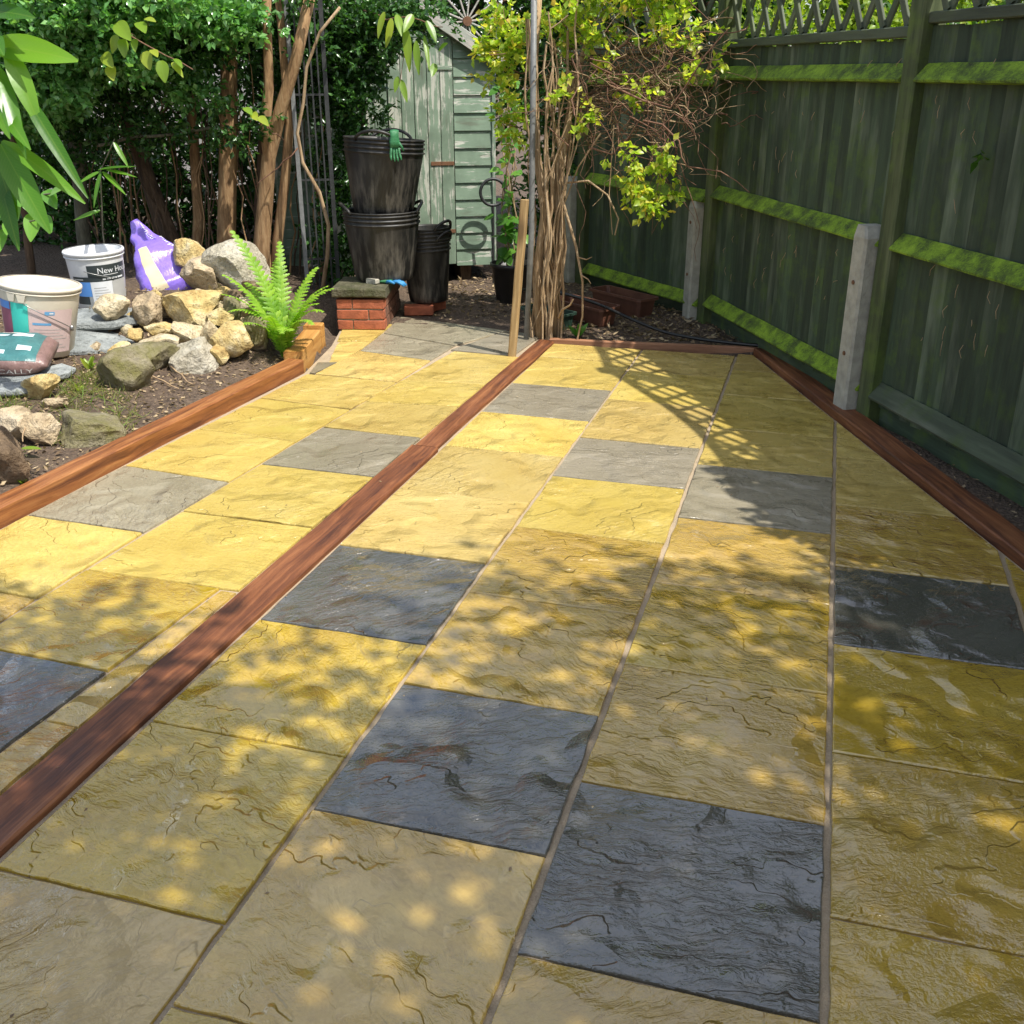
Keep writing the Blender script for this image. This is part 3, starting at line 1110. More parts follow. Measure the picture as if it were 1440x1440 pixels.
# white bucket on the slates; the camera sees it from about -52 deg
B2 = (-4.33, 5.53, .292)
b2, Mb = bucket(B2, .150, .172, .345, M_BUCKW, M_GREYIN, .05, RX(2), 'white plastic bucket with black and blue label standing on grey slates')
pa = lambda z0, z1, a0, a1, off=.0012: patch(.150, .172, .345, z0, z1, a0, a1, off)
lb = pa(.175, .275, -72, 20).obj('label', M_LBLACK, b2, Mb)
pa(.175, .205, -112, -72).obj('label', M_LBLACK, b2, Mb)
pa(.085, .1745, -112, -70).obj('label', M_LBLUE, b2, Mb)
pa(.035, .0848, -112, -78).obj('label', M_LBLACK, b2, Mb)
pa(.035, .174, -69.5, -24).obj('label', M_LWHITE, b2, Mb)
pa(.035, .174, -23.5, 20).obj('label', M_LGREY, b2, Mb)
for k in range(6):
    pa(.055 + k * .016, .0585 + k * .016, -64, -30 - 4 * (k % 3), .002).obj('printed_line', M_LGREY, b2, Mb)
mobj('lettering', wrap_text('New House', .050, .150, .172, .345, .224, -52, bold=1.0), M_LWHITE, Mb, b2)
pa(.212, .2155, -40, -6, .002).obj('printed_line', M_LWHITE, b2, Mb)
for k, (a0, a1) in enumerate(((-43, -36), (-34, -25), (-23, -16), (-14, -11), (-8, 8))):
    pa(.184, .194, a0, a1, .002).obj('printed_line', M_LWHITE, b2, Mb)
pa(.186, .193, -108, -84, .002).obj('printed_line', M_LGREY, b2, Mb)
mbw = MB()
pts = []
for i in range(17):
    a = rad(-98 + 80 * i / 16)
    z = .262 - .075 * (i / 16)
    R = .150 + .022 * z / .345 + .008
    pts.append((R * math.cos(a), R * math.sin(a), z))
mbw.tube(pts[4:], .0022, 5)
mbw.obj('handle', M_WIRE, b2, Mb, True)

# cream bucket
B1 = (-4.19, 4.76, .190)
b1, Mb = bucket(B1, .172, .212, .385, M_BUCKC, M_PASTE, .315, RX(-4) @ RY(7), 'cream plastic tub with teal and pink label and wire handle, paste inside')
pa = lambda z0, z1, a0, a1, off=.0012: patch(.172, .212, .385, z0 * 1.15, z1 * 1.15, a0, a1, off)
pa(.030, .262, -96, -68).obj('label', M_LTEAL, b1, Mb)
pa(.030, .262, -126, -96.5).obj('label', M_LPLUM, b1, Mb)
pa(.225, .262, -126, -98, .0022).obj('label', M_LBLUE, b1, Mb)
pa(.030, .240, -67.5, 4).obj('label', M_LPINK, b1, Mb)
pa(.165, .176, -62, -34, .002).obj('label', M_LBLUET, b1, Mb)
pa(.215, .232, -44, -29, .002).obj('label', M_LBLUET, b1, Mb)
pa(.220, .227, -37, -31, .003).obj('printed_line', M_LWHITE, b1, Mb)
for k in range(7):
    pa(.052 + k * .015, .0555 + k * .015, -60, -6 - 7 * (k % 3), .002).obj('printed_line', M_LSTRIPE, b1, Mb)
mbw = MB()
pts = []
for i in range(20):
    a = rad(-72 + 74 * i / 19)
    z = .302 - .135 * (i / 19)
    R = .172 + .040 * z / .385 + .012
    pts.append((R * math.cos(a), R * math.sin(a), z))
mbw.tube(pts, .0028, 5)
mbw.tube([(pts[-1][0] * 1.01, pts[-1][1] * 1.01, pts[-1][2] - .014), pts[-1], (pts[-1][0] * 1.0, pts[-1][1], pts[-1][2] + .014)], .010, 8)
mbw.obj('handle', M_WIRE, b1, Mb, True)
for a0 in (-92, -76):
    mb = MB()
    vs = []
    for a, z in ((a0 - 7, .350), (a0 + 7, .350), (a0 + 4, .308), (a0 - 4, .308)):
        for off in (.003, .010):
            R = .172 + .040 * z / .385 + off
            vs.append((R * math.cos(rad(a)), R * math.sin(rad(a)), z))
    mb.add(vs, [(1, 3, 5, 7), (0, 6, 4, 2), (0, 2, 3, 1), (2, 4, 5, 3), (4, 6, 7, 5), (6, 0, 1, 7)])
    mb.obj('rim_lug', M_BUCKC, b1, Mb)


# ------------------------------------------------------------------ sacks
def sack_mesh(name, L, W, H, seed, pinch, nx=36, ny=26, wr=.012):
    """closed pillow: x along length 0..L, y across, z up; pinch(u) -> (width factor, height factor, z shift)"""
    off = Vector((seed * 3.1, seed * 1.7, 0))
    V, F = [], []
    for i in range(nx + 1):
        u = i / nx
        wf, hf, zs = pinch(u)
        for k in range(ny):
            a = 2 * math.pi * k / ny
            ca, sa = math.cos(a), math.sin(a)
            y = W / 2 * wf * math.copysign(abs(ca) ** .62, ca)
            z = H / 2 * hf * math.copysign(abs(sa) ** .8, sa)
            p = Vector((u * L, y, z + zs))
            nn = mnoise.noise(Vector((p.x * 9, p.y * 7, p.z * 7)) + off) + .6 * mnoise.noise(Vector((p.x * 22, p.y * 14, p.z * 16)) + off)
            r = Vector((0, ca, sa))
            p += r * nn * wr
            V.append(tuple(p))
    for i in range(nx):
        for k in range(ny):
            a = i * ny + k
            c = i * ny + (k + 1) % ny
            F.append((a, c, c + ny, a + ny))
    F.append(tuple(range(ny - 1, -1, -1)))
    F.append(tuple(nx * ny + k for k in range(ny)))
    me = bpy.data.meshes.new(name)
    me.from_pydata(V, [], F)
    me.update()
    for p in me.polygons:
        p.use_smooth = True
    return me


def sack_band(me_src, nx, ny, i0, i1, k0, k1, off, name):
    """a printed piece following the sack's own surface"""
    ks = list(range(k0, k1 + 1))
    V, F = [], []
    cen = []
    for i in range(nx + 1):
        c = Vector((0, 0, 0))
        for k in range(ny):
            c += me_src.vertices[i * ny + k].co
        cen.append(c / ny)
    for i in range(i0, i1 + 1):
        for k in ks:
            p = me_src.vertices[i * ny + (k % ny)].co
            V.append(p + (p - cen[i]).normalized() * off)
    m = len(ks)
    for i in range(i1 - i0):
        for k in range(m - 1):
            a = i * m + k
            F.append((a, a + 1, a + 1 + m, a + m))
    me = bpy.data.meshes.new(name)
    me.from_pydata([tuple(v) for v in V], [], F)
    me.update()
    for p in me.polygons:
        p.use_smooth = True
    return me


def text_on(me_src, nx, ny, L, body, size, u0, kf0, kscale, off, flip=1):
    """lay lettering on a sack: text x runs along u, text y across k"""
    tm = text_mesh(body, size)
    for v in tm.vertices:
        u = min(max(u0 + flip * v.co.x / L, 0), .999) * nx
        k = kf0 + v.co.y * kscale
        i, j = int(u), int(math.floor(k))
        fu, fk = u - i, k - j
        g = lambda ii, kk: me_src.vertices[ii * ny + kk % ny].co
        p = (g(i, j) * (1 - fu) + g(i + 1, j) * fu) * (1 - fk) + (g(i, j + 1) * (1 - fu) + g(i + 1, j + 1) * fu) * fk
        c = sum((g(i, q) for q in range(0, ny, 2)), Vector((0, 0, 0))) / (ny // 2)
        v.co = p + (p - c).normalized() * off
    return tm


# purple sack leaning: length axis runs up its slope; foot at the right
def pinchP(u):
    if u < .10:
        k = u / .10
        return (.80 + .20 * k, .25 + .75 * k ** .6, 0)
    if u < .40:
        return (1.0 - .45 * (u - .10), 1.0 - .2 * (u - .10), 0)
    k = (u - .40) / .60
    return (.865 - .70 * k ** .85, .94 - .80 * k ** .75, .025 * math.sin(k * 7))


loc = (-4.22, 6.18, .24)
sp = thing('compost_sack', loc, 'purple plastic sack with beige stripe and white lettering slumped behind the white bucket', 'sack')
meP = sack_mesh('bag', .62, .42, .20, 3, pinchP, wr=.020)
MP = frame((-4.04, 5.95, .29), (-.42, .18, .44), (.52, -.66, .55))
mobj('bag', meP, M_PURPLE, MP, sp)
mobj('stripe', sack_band(meP, 36, 26, 2, 22, 4, 6, .002, 'stripe'), M_BEIGE, MP, sp)
mobj('foot_panel', sack_band(meP, 36, 26, 1, 5, 10, 13, .002, 'foot_panel'), M_BAGGREY, MP, sp)
mobj('lettering', text_on(meP, 36, 26, .66, 'Purpose', .075, .70, 9.2, 22, .004, -1), M_BAGWHITE, MP, sp)
mobj('lettering', text_on(meP, 36, 26, .66, 'Multi', .070, .90, 7.0, 22, .004, -1), M_BAGWHITE, MP, sp)
mobj('barcode_panel', sack_band(meP, 36, 26, 3, 5, 2, 3, .003, 'barcode_panel'), M_BAGWHITE, MP, sp)


def pinchT(u):
    k = min(u, 1 - u) / .16
    k = min(1, k)
    return (.80 + .20 * k, .16 + .84 * k ** .6, 0)


loc = (-4.05, 4.42, .20)
st_ = thing('compost_sack', loc, 'teal and plum brown compost sack lying in front of the cream tub', 'sack')
meT = sack_mesh('bag', .62, .40, .15, 8, pinchT, wr=.010)
MT = frame((-3.86, 4.47, .262), (-.86, -.44, .06), (.12, -.10, 1))
mobj('bag', meT, M_BAGBROWN, MT, st_)
mobj('top_panel', sack_band(meT, 36, 26, 3, 34, 2, 10, .002, 'top_panel'), M_BAGTEAL, MT, st_)
for (i0, i1, k0, k1, m) in ((6, 12, 7, 8, M_BAGTXTB), (5, 9, 5, 6, M_BAGTXTB), (8, 16, 9, 10, M_BAGTXT), (13, 22, 7, 8, M_BAGTXTB), (12, 20, 4, 5, M_BAGTXTB)):
    mobj('print_panel', sack_band(meT, 36, 26, i0, i1, k0, k1, .004, 'print_panel'), m, MT, st_)
mobj('lettering', text_on(meT, 36, 26, .62, 'ORGANICALLY', .058, .74, 24.9, 26, .004, -1), M_BAGTXT, MT, st_)


# ------------------------------------------------------------------ fern
def frond_mesh(seed, L, W, droop):
    rng = random.Random(seed)
    mb = MB()
    N = 26
    spine = []
    for i in range(N + 1):
        u = i / N
        ang = 1.25 - droop * u * u
        spine.append(ang)
    pts = [Vector((0, 0, 0))]
    side = rng.uniform(-.55, .55)
    for i in range(N):
        a = spine[i]
        pts.append(pts[-1] + Vector((math.cos(a), side * (i / N) ** 1.5, math.sin(a))).normalized() * (L / N))
    mb.tube(pts, [.0035 * (1 - .8 * i / N) for i in range(N + 1)], 4)
    for i in range(3, N):
        u = i / N
        w = W * (math.sin(min(1, u * 1.9) * math.pi / 2)) * (1 - u) ** .62 + .006
        d = (pts[i + 1] - pts[i]).normalized()
        up = Vector((-d.z, 0, d.x))
        for s in (-1, 1):
            ax = (Vector((0, s, 0)) + d * .45 + up * rng.uniform(-.05, .16)).normalized()
            ln = w * rng.uniform(.72, 1.15)
            wd = L / N * .62
            k = 7
            base = len(mb.v)
            mids = []
            for q in range(k + 1):
                f = q / k
                c = pts[i] + ax * ln * f - up * ln * .22 * f * f
                hw = wd * (1 - f) ** .55 * (.75 if q % 2 else 1.15)
                mids.append((c - d * hw, c + up * .0015, c + d * hw))
            for t3 in mids:
                mb.v += [tuple(p) for p in t3]
            for q in range(k):
                a = base + q * 3
                mb.f += [(a, a + 1, a + 4, a + 3), (a + 1, a + 2, a + 5, a + 4)]
    return mb.mesh('frond', False)


fl = (-3.06, 5.50, .055)
fern = thing('fern', fl, 'bright green fern growing beside the golden timber edging', 'fern')
for i, (az, L, W, dr, el) in enumerate([(150, .74, .085, .35, 0), (165, .52, .095, 1.3, 0), (205, .46, .09, 1.7, 0), (40, .50, .095, 1.2, 0), (5, .44, .09, 1.6, 0), (330, .40, .085, 1.9, 0),
                                       (285, .36, .085, 2.0, 0), (245, .38, .085, 1.9, 0), (130, .60, .095, .9, 0), (70, .55, .09, .8, 0), (310, .30, .08, 1.6, 0), (190, .56, .09, .95, 0), (115, .66, .09, .5, 0), (225, .50, .09, 1.2, 0), (20, .52, .09, 1.0, 0), (265, .44, .09, 1.5, 0), (350, .46, .085, 1.3, 0)]):
    r = random.Random(i)
    mobj('frond', frond_mesh(i, L * 1.12, W * 1.12, dr), L_FERN, T(fl[0] + r.uniform(-.02, .02), fl[1] + r.uniform(-.02, .02), fl[2] - .005) @ RZ(az), fern)


# ------------------------------------------------------------------ brick pier, trugs
def brick_box_mesh(lx, ly, lz, seed):
    rng = random.Random(seed)
    bm = bmesh.new()
    bmesh.ops.create_cube(bm, size=1)
    for v in bm.verts:
        v.co = Vector((v.co.x * lx, v.co.y * ly, v.co.z * lz)) + Vector((rng.uniform(-1, 1), rng.uniform(-1, 1), rng.uniform(-1, 1))) * .0022
    bmesh.ops.bevel(bm, geom=bm.edges[:], offset=.004, segments=1, affect='EDGES')
    me = bpy.data.meshes.new('brick')
    bm.to_mesh(me)
    bm.free()
    return me


pc = Vector((-3.165, 6.455, 0))          # front left foot of the pier
pz = 14.0
pier = thing('brick_pier', pc, 'low red brick pier with mossy coping under the black tubs', 'brick pier')
MPR = T(pc) @ RZ(pz)
mb = MB()
mb.box((.165, .36, .105), (.31, .70, .20))
core = mb.obj('mortar_core', M_BMORT, pier, MPR)
m_st = brick_box_mesh(.215, .102, .062, 1)
m_hd = brick_box_mesh(.105, .102, .062, 2)
m_sd = brick_box_mesh(.102, .215, .062, 3)
for c in range(3):
    z = .034 + c * .072
    xs = [(.057, m_hd), (.225, m_st)] if c % 2 == 0 else [(.112, m_st), (.280, m_hd)]
    for x, me in xs:
        mobj('brick', me.copy() if False else me, M_BRICK, MPR @ T(x, .052, z) @ RZ(random.Random(c * 7 + int(x * 100)).uniform(-.8, .8)), pier)
    for k in range(3):
        y = .052 + .055 + .114 + k * .225 + (0 if c % 2 == 0 else -.05)
        me = m_sd.copy()
        me.materials.clear()
        mobj('brick', me, M_BRICKD, MPR @ T(.284, y, z), pier)
me = sweep_mesh('coping', .37, cham(.46, .062, .010), 8, .003, 9)
mobj('coping', me, M_COPE, MPR @ T(-.02, .215, .2265), pier)
# tumbled lower bricks behind the pier
for k, (x, y, z, rz, lbk) in enumerate([(-2.80, 7.08, .034, 20, 'loose red brick on the ground behind the pier, beside the dusty tub'), (-2.76, 7.24, .034, 70, 'loose red brick standing under the dusty tub stack')]):
    me = brick_box_mesh(.215, .102, .066, 20 + k)
    tag(mobj('loose_brick', me, M_BRICK, T(x, y, z) @ RZ(rz)), lbk, 'brick', 'loose bricks')
me = sweep_mesh('paver', .10, cham(.09, .035, .006), 4, .002, 11)
tag(mobj('stone_block', me, M_CONC, T(-2.985, 6.66, .2895) @ RZ(70)), 'small pale stone on the mossy coping of the brick pier', 'stone')


def trug(loc, r0, r1, h, rot, label, ribs=3):
    t = thing('tub', loc, label, 'tub', 'black rubber tubs')
    M = T(loc) @ rot
    mb = MB()
    prof = [(0, 0), (r0 - .01, 0), (r0, .010)]
    for i in range(1, 9):
        f = i / 8
        prof.append((r0 + (r1 - r0) * f ** .85, h * f * .80))
    for k in range(ribs):
        z = h * (.81 + .06 * k)
        rr = r1 + .001
        prof += [(rr, z), (rr + .010, z + .004), (rr + .010, z + .012), (rr, z + .016)]
    prof += [(r1 + .004, h - .012), (r1 + .012, h - .006), (r1 + .010, h), (r1 - .002, h), (r1 - .006, h - .012), (r0 - .004, .02), (0, .02)]
    mb.lathe(prof, 44)
    mb.obj('body', M_TRUG, t, M, True)
    for s in (-1, 1):
        mb = MB()
        pts = []
        for i in range(13):
            f = i / 12
            a = -32 + 64 * f
            rr = r1 + .008 + .018 * math.sin(math.pi * f)
            pts.append((rr * math.cos(rad(a)) * s, rr * math.sin(rad(a)), h - .012 + .062 * math.sin(math.pi * f) ** .7))
        mb.tube(pts, .011, 7)
        mb.obj('handle', M_TRUG, t, M, True)
    return t


trug((-2.975, 6.88, .291), .200, .258, .475, RZ(30), 'black rubber tub standing on the brick pier under another tub')
trug((-2.965, 6.89, .735), .200, .268, .50, RZ(100) @ RX(3) @ RY(2), 'upper black rubber tub stacked inside the one on the pier, glove hanging on its rim')
trug((-2.78, 7.24, .072), .140, .175, .46, RZ(-12) @ RY(-2), 'dusty black rubber tub standing on bricks beside the shed door, lower of two nested tubs')
trug((-2.78, 7.24, .148), .140, .177, .46, RZ(-16) @ RY(-2), 'dusty black rubber tub nested in another beside the shed door, square handles up')


def glove(loc, rot, mat, mat2, label, sc=1.0):
    g = thing('glove', loc, label, 'glove')
    M = T(loc) @ rot
    mb = MB()
    rngg = random.Random(4)
    for k in range(4):
        x = (-.03 + .02 * k)
        pts = [(x * .9, 0, 0), (x * 1.15, .045, .006), (x * 1.3, .085 - abs(k - 1.5) * .008, -.006), (x * 1.35, .11 - abs(k - 1.5) * .01, -.02)]
        mb.tube([Vector(p) * sc for p in pts], [.0105 * sc, .0105 * sc, .0095 * sc, .005 * sc], 7)
    mb.tube([Vector(p) * sc for p in ((.03, -.03, 0), (.055, .0, .008), (.07, .03, .0))], [.013 * sc, .011 * sc, .006 * sc], 7)
    mb.obj('fingers', mat2, g, M, True)
    mb = MB()
    mb.tube([Vector(p) * sc for p in ((0, -.12, -.01), (0, -.08, .0), (0, -.04, .006), (0, .005, .002))], [.036 * sc, .034 * sc, .042 * sc, .040 * sc], 12)
    for i, v in enumerate(mb.v):
        mb.v[i] = (v[0], v[1], v[2] * .45)
    mb.obj('cuff', mat, g, M, True)


glove((-2.755, 6.645, 1.195), RZ(41) @ RX(-92), M_GLOVEG, M_GLOVEG, 'green work glove hanging over the rim of the upper tub', .85)
glove((-2.86, 6.735, .300), RZ(-75) @ RX(-4), M_GLOVEG, M_GLOVEB, 'green and blue work glove lying at the foot of the lower tub', 1.0)


# ------------------------------------------------------------------ shed
SO = Vector((-2.68, 8.60, 0))
SU = Vector((-.882, -.471, 0))           # along the front, to the left
SN = Vector((.471, -.882, 0))            # out of the front
SHW, SHD = 1.80, 2.2
EAVE, SL = 1.76, .63
APEX = EAVE + SHW / 2 * SL
shed = thing('shed', SO + SU * (SHW / 2), 'weathered green garden shed with flaking painted boards and plank door', 'shed')


def shed_M(s, z, out=0.0):
    """x along grain (left along the front), y out of wall, z up"""
    return frame(SO + SU * s + SN * out + Vector((0, 0, z)), SU, (0, 0, 1))


def roof_z(s):
    return EAVE + min(s, SHW - s) * SL


def clad(s0, s1, z0, z1, idx):
    poly = [(s0, z0), (s1, z0), (s1, z1), (s0, z1)]
    poly = clip(poly, Vector((0, EAVE - .012)), Vector((-SL, 1)).normalized())
    if len(poly) >= 3:
        poly = clip(poly, Vector((SHW, EAVE - .012)), Vector((SL, 1)).normalized())
    if len(poly) < 3:
        return
    mb = MB()
    n = len(poly)
    r = random.Random(idx)
    j = [r.uniform(-.001, .001) for _ in range(n)]
    # frame(): y axis = z x x, which is SN here, so outwards is +y
    yo = lambda z: (.006 + .013 * (z1 - z) / (z1 - z0))
    vs = [(s - s0, yo(z), z - z0) for s, z in poly] + [(s - s0, 0.0, z - z0) for s, z in poly]
    fs = [tuple(range(n - 1, -1, -1)), tuple(range(n, 2 * n))] + [(i, (i + 1) % n, n + (i + 1) % n, n + i) for i in range(n)]
    mb.add(vs, fs)
    mb.obj('cladding_board', M_SHED, shed, shed_M(s0, z0))


zb = .13
k = 0
while zb < APEX:
    z1 = zb + .132
    if zb < 1.90 - .02:
        clad(.012, .335, zb, min(z1, 3), k)
        clad(1.405, SHW - .012, zb, z1, 50 + k)
    else:
        clad(.012, SHW - .012, zb, z1, 90 + k)
    zb = z1 + .003
    k += 1
# structure behind
mb = MB()
mb.box((SHW / 2, -SHD / 2 - .004, (EAVE + .13) / 2), (SHW - .01, SHD, EAVE - .15))
mb.obj('side_walls', M_SHED, shed, shed_M(0, 0))
mb = MB()
mb.add([(.01, -.004, EAVE - .03), (SHW - .01, -.004, EAVE - .03), (SHW / 2, -.004, APEX - .03), (.01, -SHD, EAVE - .03), (SHW - .01, -SHD, EAVE - .03), (SHW / 2, -SHD, APEX - .03)], [(0, 1, 2), (3, 5, 4), (0, 3, 4, 1), (1, 4, 5, 2), (2, 5, 3, 0)])
mb.obj('gable_core', M_SHED, shed, shed_M(0, 0))
for s in (0.006, SHW - .03):
    me = sweep_mesh('corner_trim', EAVE - .14, cham(.030, .026, .003), 6, .001, int(s * 10))
    mobj('corner_trim', me, M_SHED, frame(SO + SU * (s + .006) + SN * .003 + Vector((0, 0, .13)), (0, 0, 1), SN), shed)
# doors: two leaves of vertical planks
for leaf, (s0, s1) in enumerate(((.343, .866), (.874, 1.397))):
    door = mobj('door', sweep_mesh('door', s1 - s0, cham(.018, 1.74, .002), 2, 0, 3), M_SHEDDOOR, shed_M(s0, .15, .004), shed)
    npl = 5
    w = (s1 - s0) / npl
    for i in range(npl):
        me = sweep_mesh('plank', 1.745, cham(w - .005, .014, .003), 8, .0010, 30 + i + leaf * 9)
        mobj('plank', me, M_SHEDDOOR, frame(SO + SU * (s0 + w * (i + .5)) + SN * .013 + Vector((0, 0, .148)), (0, 0, 1), SN), door)
    for z in (.42, .96, 1.68):
        me = sweep_mesh('ledge', .19, cham(.030, .006, .001), 3, 0, 2)
        if leaf == 0:
            mobj('hinge', me, M_RUST if z < 1.5 else M_SHEDDOOR, frame(SO + SU * (s0 + .002) + SN * .0285 + Vector((0, 0, z)), SU, SN), door)
me = sweep_mesh('door_head', 1.07, cham(.05, .02, .003), 6, .001, 77)
mobj('door_head', me, M_SHED, frame(SO + SU * .335 + SN * .006 + Vector((0, 0, 1.925)), SU, SN), shed)
# roof
for sd in (0, 1):
    Lr = math.hypot(SHW / 2 + .07, (SHW / 2 + .07) * SL)
    if sd == 0:
        org = SO + SU * (SHW / 2) + Vector((0, 0, APEX + .012)) + SN * .06
        xd_ = (-SU + Vector((0, 0, -SL)))
    else:
        org = SO + SU * (SHW / 2) + Vector((0, 0, APEX + .012)) + SN * .06
        xd_ = (SU + Vector((0, 0, -SL)))
    M = frame(org, xd_, (0, 0, 1))
    ysign = 1 if (M.to_3x3() @ Vector((0, 1, 0))).dot(SN) < 0 else -1
    me = sweep_mesh('roof', Lr, [(0, 0), (0, .022), (ysign * (SHD + .12), .022), (ysign * (SHD + .12), 0)], 6, 0.0, 1)
    if ysign > 0:
        me.flip_normals()
    roof = mobj('roof', me, M_FELT, M, shed)
    me = sweep_mesh('bargeboard', Lr + .015, cham(.022, .105, .003), 10, .001, 5 + sd)
    mobj('bargeboard', me, M_SHEDBARGE, M @ T(-.005 * sd, -ysign * .0125, -.078), shed)
# low bearers under the shed
for s in (.25, 1.5):
    me = sweep_mesh('bearer', SHD - .1, cham(.09, .13, .004), 4, .002, 8)
    mobj('bearer', me, M_BARKD, frame(SO + SU * s - SN * .05 + Vector((0, 0, .0)), -SN), shed)

# spoked wheel leaning on the roof slope
wc = SO + SU * .20 + SN * -.10 + Vector((0, 0, 2.02))
wheel = thing('wheel', wc, 'old spoked wheel with pale spokes propped on the shed roof', 'wheel')
MW = frame(wc, SU, SN)
mb = MB()
mb.tube([(.265 * math.cos(2 * math.pi * i / 40), .265 * math.sin(2 * math.pi * i / 40), 0) for i in range(41)], .020, 8, False)
mb.obj('rim', mat_plain('wheel_rim', (.16, .18, .115), .7, .3, .002, 20), wheel, MW, True)
for i in range(14):
    a = 2 * math.pi * i / 14 + .1
    mb = MB()
    mb.tube([(.03 * math.cos(a), .03 * math.sin(a), 0), (.255 * math.cos(a), .255 * math.sin(a), 0)], .007, 6)
    mb.obj('spoke', M_SHEDBARGE, wheel, MW)
mb = MB()
mb.tube([(0, 0, -.04), (0, 0, .04)], .036, 12)
mb.obj('hub', M_RUST, wheel, MW)

# looped support whose shadow falls on the shed
lc = SO + SU * .05 + SN * .175
loop = thing('loop_handle_spade', (lc.x, lc.y, 0), 'dark tool with ring handle standing beside the shed wall behind the potted climber', 'tool')
mb = MB()
mb.tube([(0, 0, .0), (0, 0, .635)], .011, 8)
mb.obj('shaft', M_IRON, loop, T(lc.x, lc.y, 0))
mb = MB()
mb.tube([(.105 * math.cos(2 * math.pi * i / 32), 0, .74 + .105 * math.sin(2 * math.pi * i / 32)) for i in range(33)], .013, 8, False)
mb.obj('ring', M_IRON, loop, T(lc.x, lc.y, 0) @ RZ(28), True)


# ------------------------------------------------------------------ fence
FP1 = Vector((.34, 5.39, 0))
FD = Vector((-.4657, .8850, 0)).normalized()
FP2 = FP1 + FD * 2.30
FP0 = FP1 - FD * 2.02
FPm = FP0 - FD * 2.02
FPn = FPm - FD * 2.02
FP3 = Vector((-1.90, 8.62, 0))
FP4 = Vector((-2.55, 10.3, 0))
POST_W = .12


def fence_post(p, d, top, label, spur=None, spur_lab=None):
    inn = Vector((-d.y, d.x, 0))
    if inn.dot(Vector((-1, -.6, 0))) < 0:
        inn = -inn
    h = top + .10
    me = sweep_mesh('fence_post', h, cham(POST_W, POST_W, .008, -POST_W / 2), 14, .0016, int(top * 10))
    o = mobj('fence_post', me, M_POST, frame(p + Vector((0, 0, -.10)), (0, 0, 1), inn))
    tag(o, label, 'post', 'posts of the green fence')
    if spur_lab:
        # concrete spur with sloping top, bolted to the post
        q = p + d * .135 + inn * .055
        w = .128
        mb = MB()
        c = .012
        prof = [(-w / 2 + c, -w / 2), (w / 2 - c, -w / 2), (w / 2, -w / 2 + c), (w / 2, w / 2 - c), (w / 2 - c, w / 2), (-w / 2 + c, w / 2), (-w / 2, w / 2 - c), (-w / 2, -w / 2 + c)]
        vs = []
        for z, sh in ((-.1, 1), (.3, 1), (.6, 1), (spur, 1), (spur + .055, .62)):
            for x, y in prof:
                vs.append((x * sh + (.0 if sh == 1 else .018), y * (1 if sh == 1 else .8), z))
        n = 8
        fs = [(r * n + k2, r * n + (k2 + 1) % n, (r + 1) * n + (k2 + 1) % n, (r + 1) * n + k2) for r in range(4) for k2 in range(n)]
        fs.append(tuple(4 * n + k2 for k2 in range(n)))
        mb.add(vs, fs)
        M = frame(q, d)
        t = thing('concrete_spur', q, spur_lab, 'concrete post', 'concrete spurs bolted to the fence posts')
        mb.obj('shaft', M_CONC, t, M)
        for z in (.32, .68):
            for sg in (-1, 1):
                mb = MB()
                mb.tube([(0.0, sg * .055, z), (0.0, sg * .070, z)], .011, 8)
                mb.obj('bolt', M_RUST, t, M)
    return o


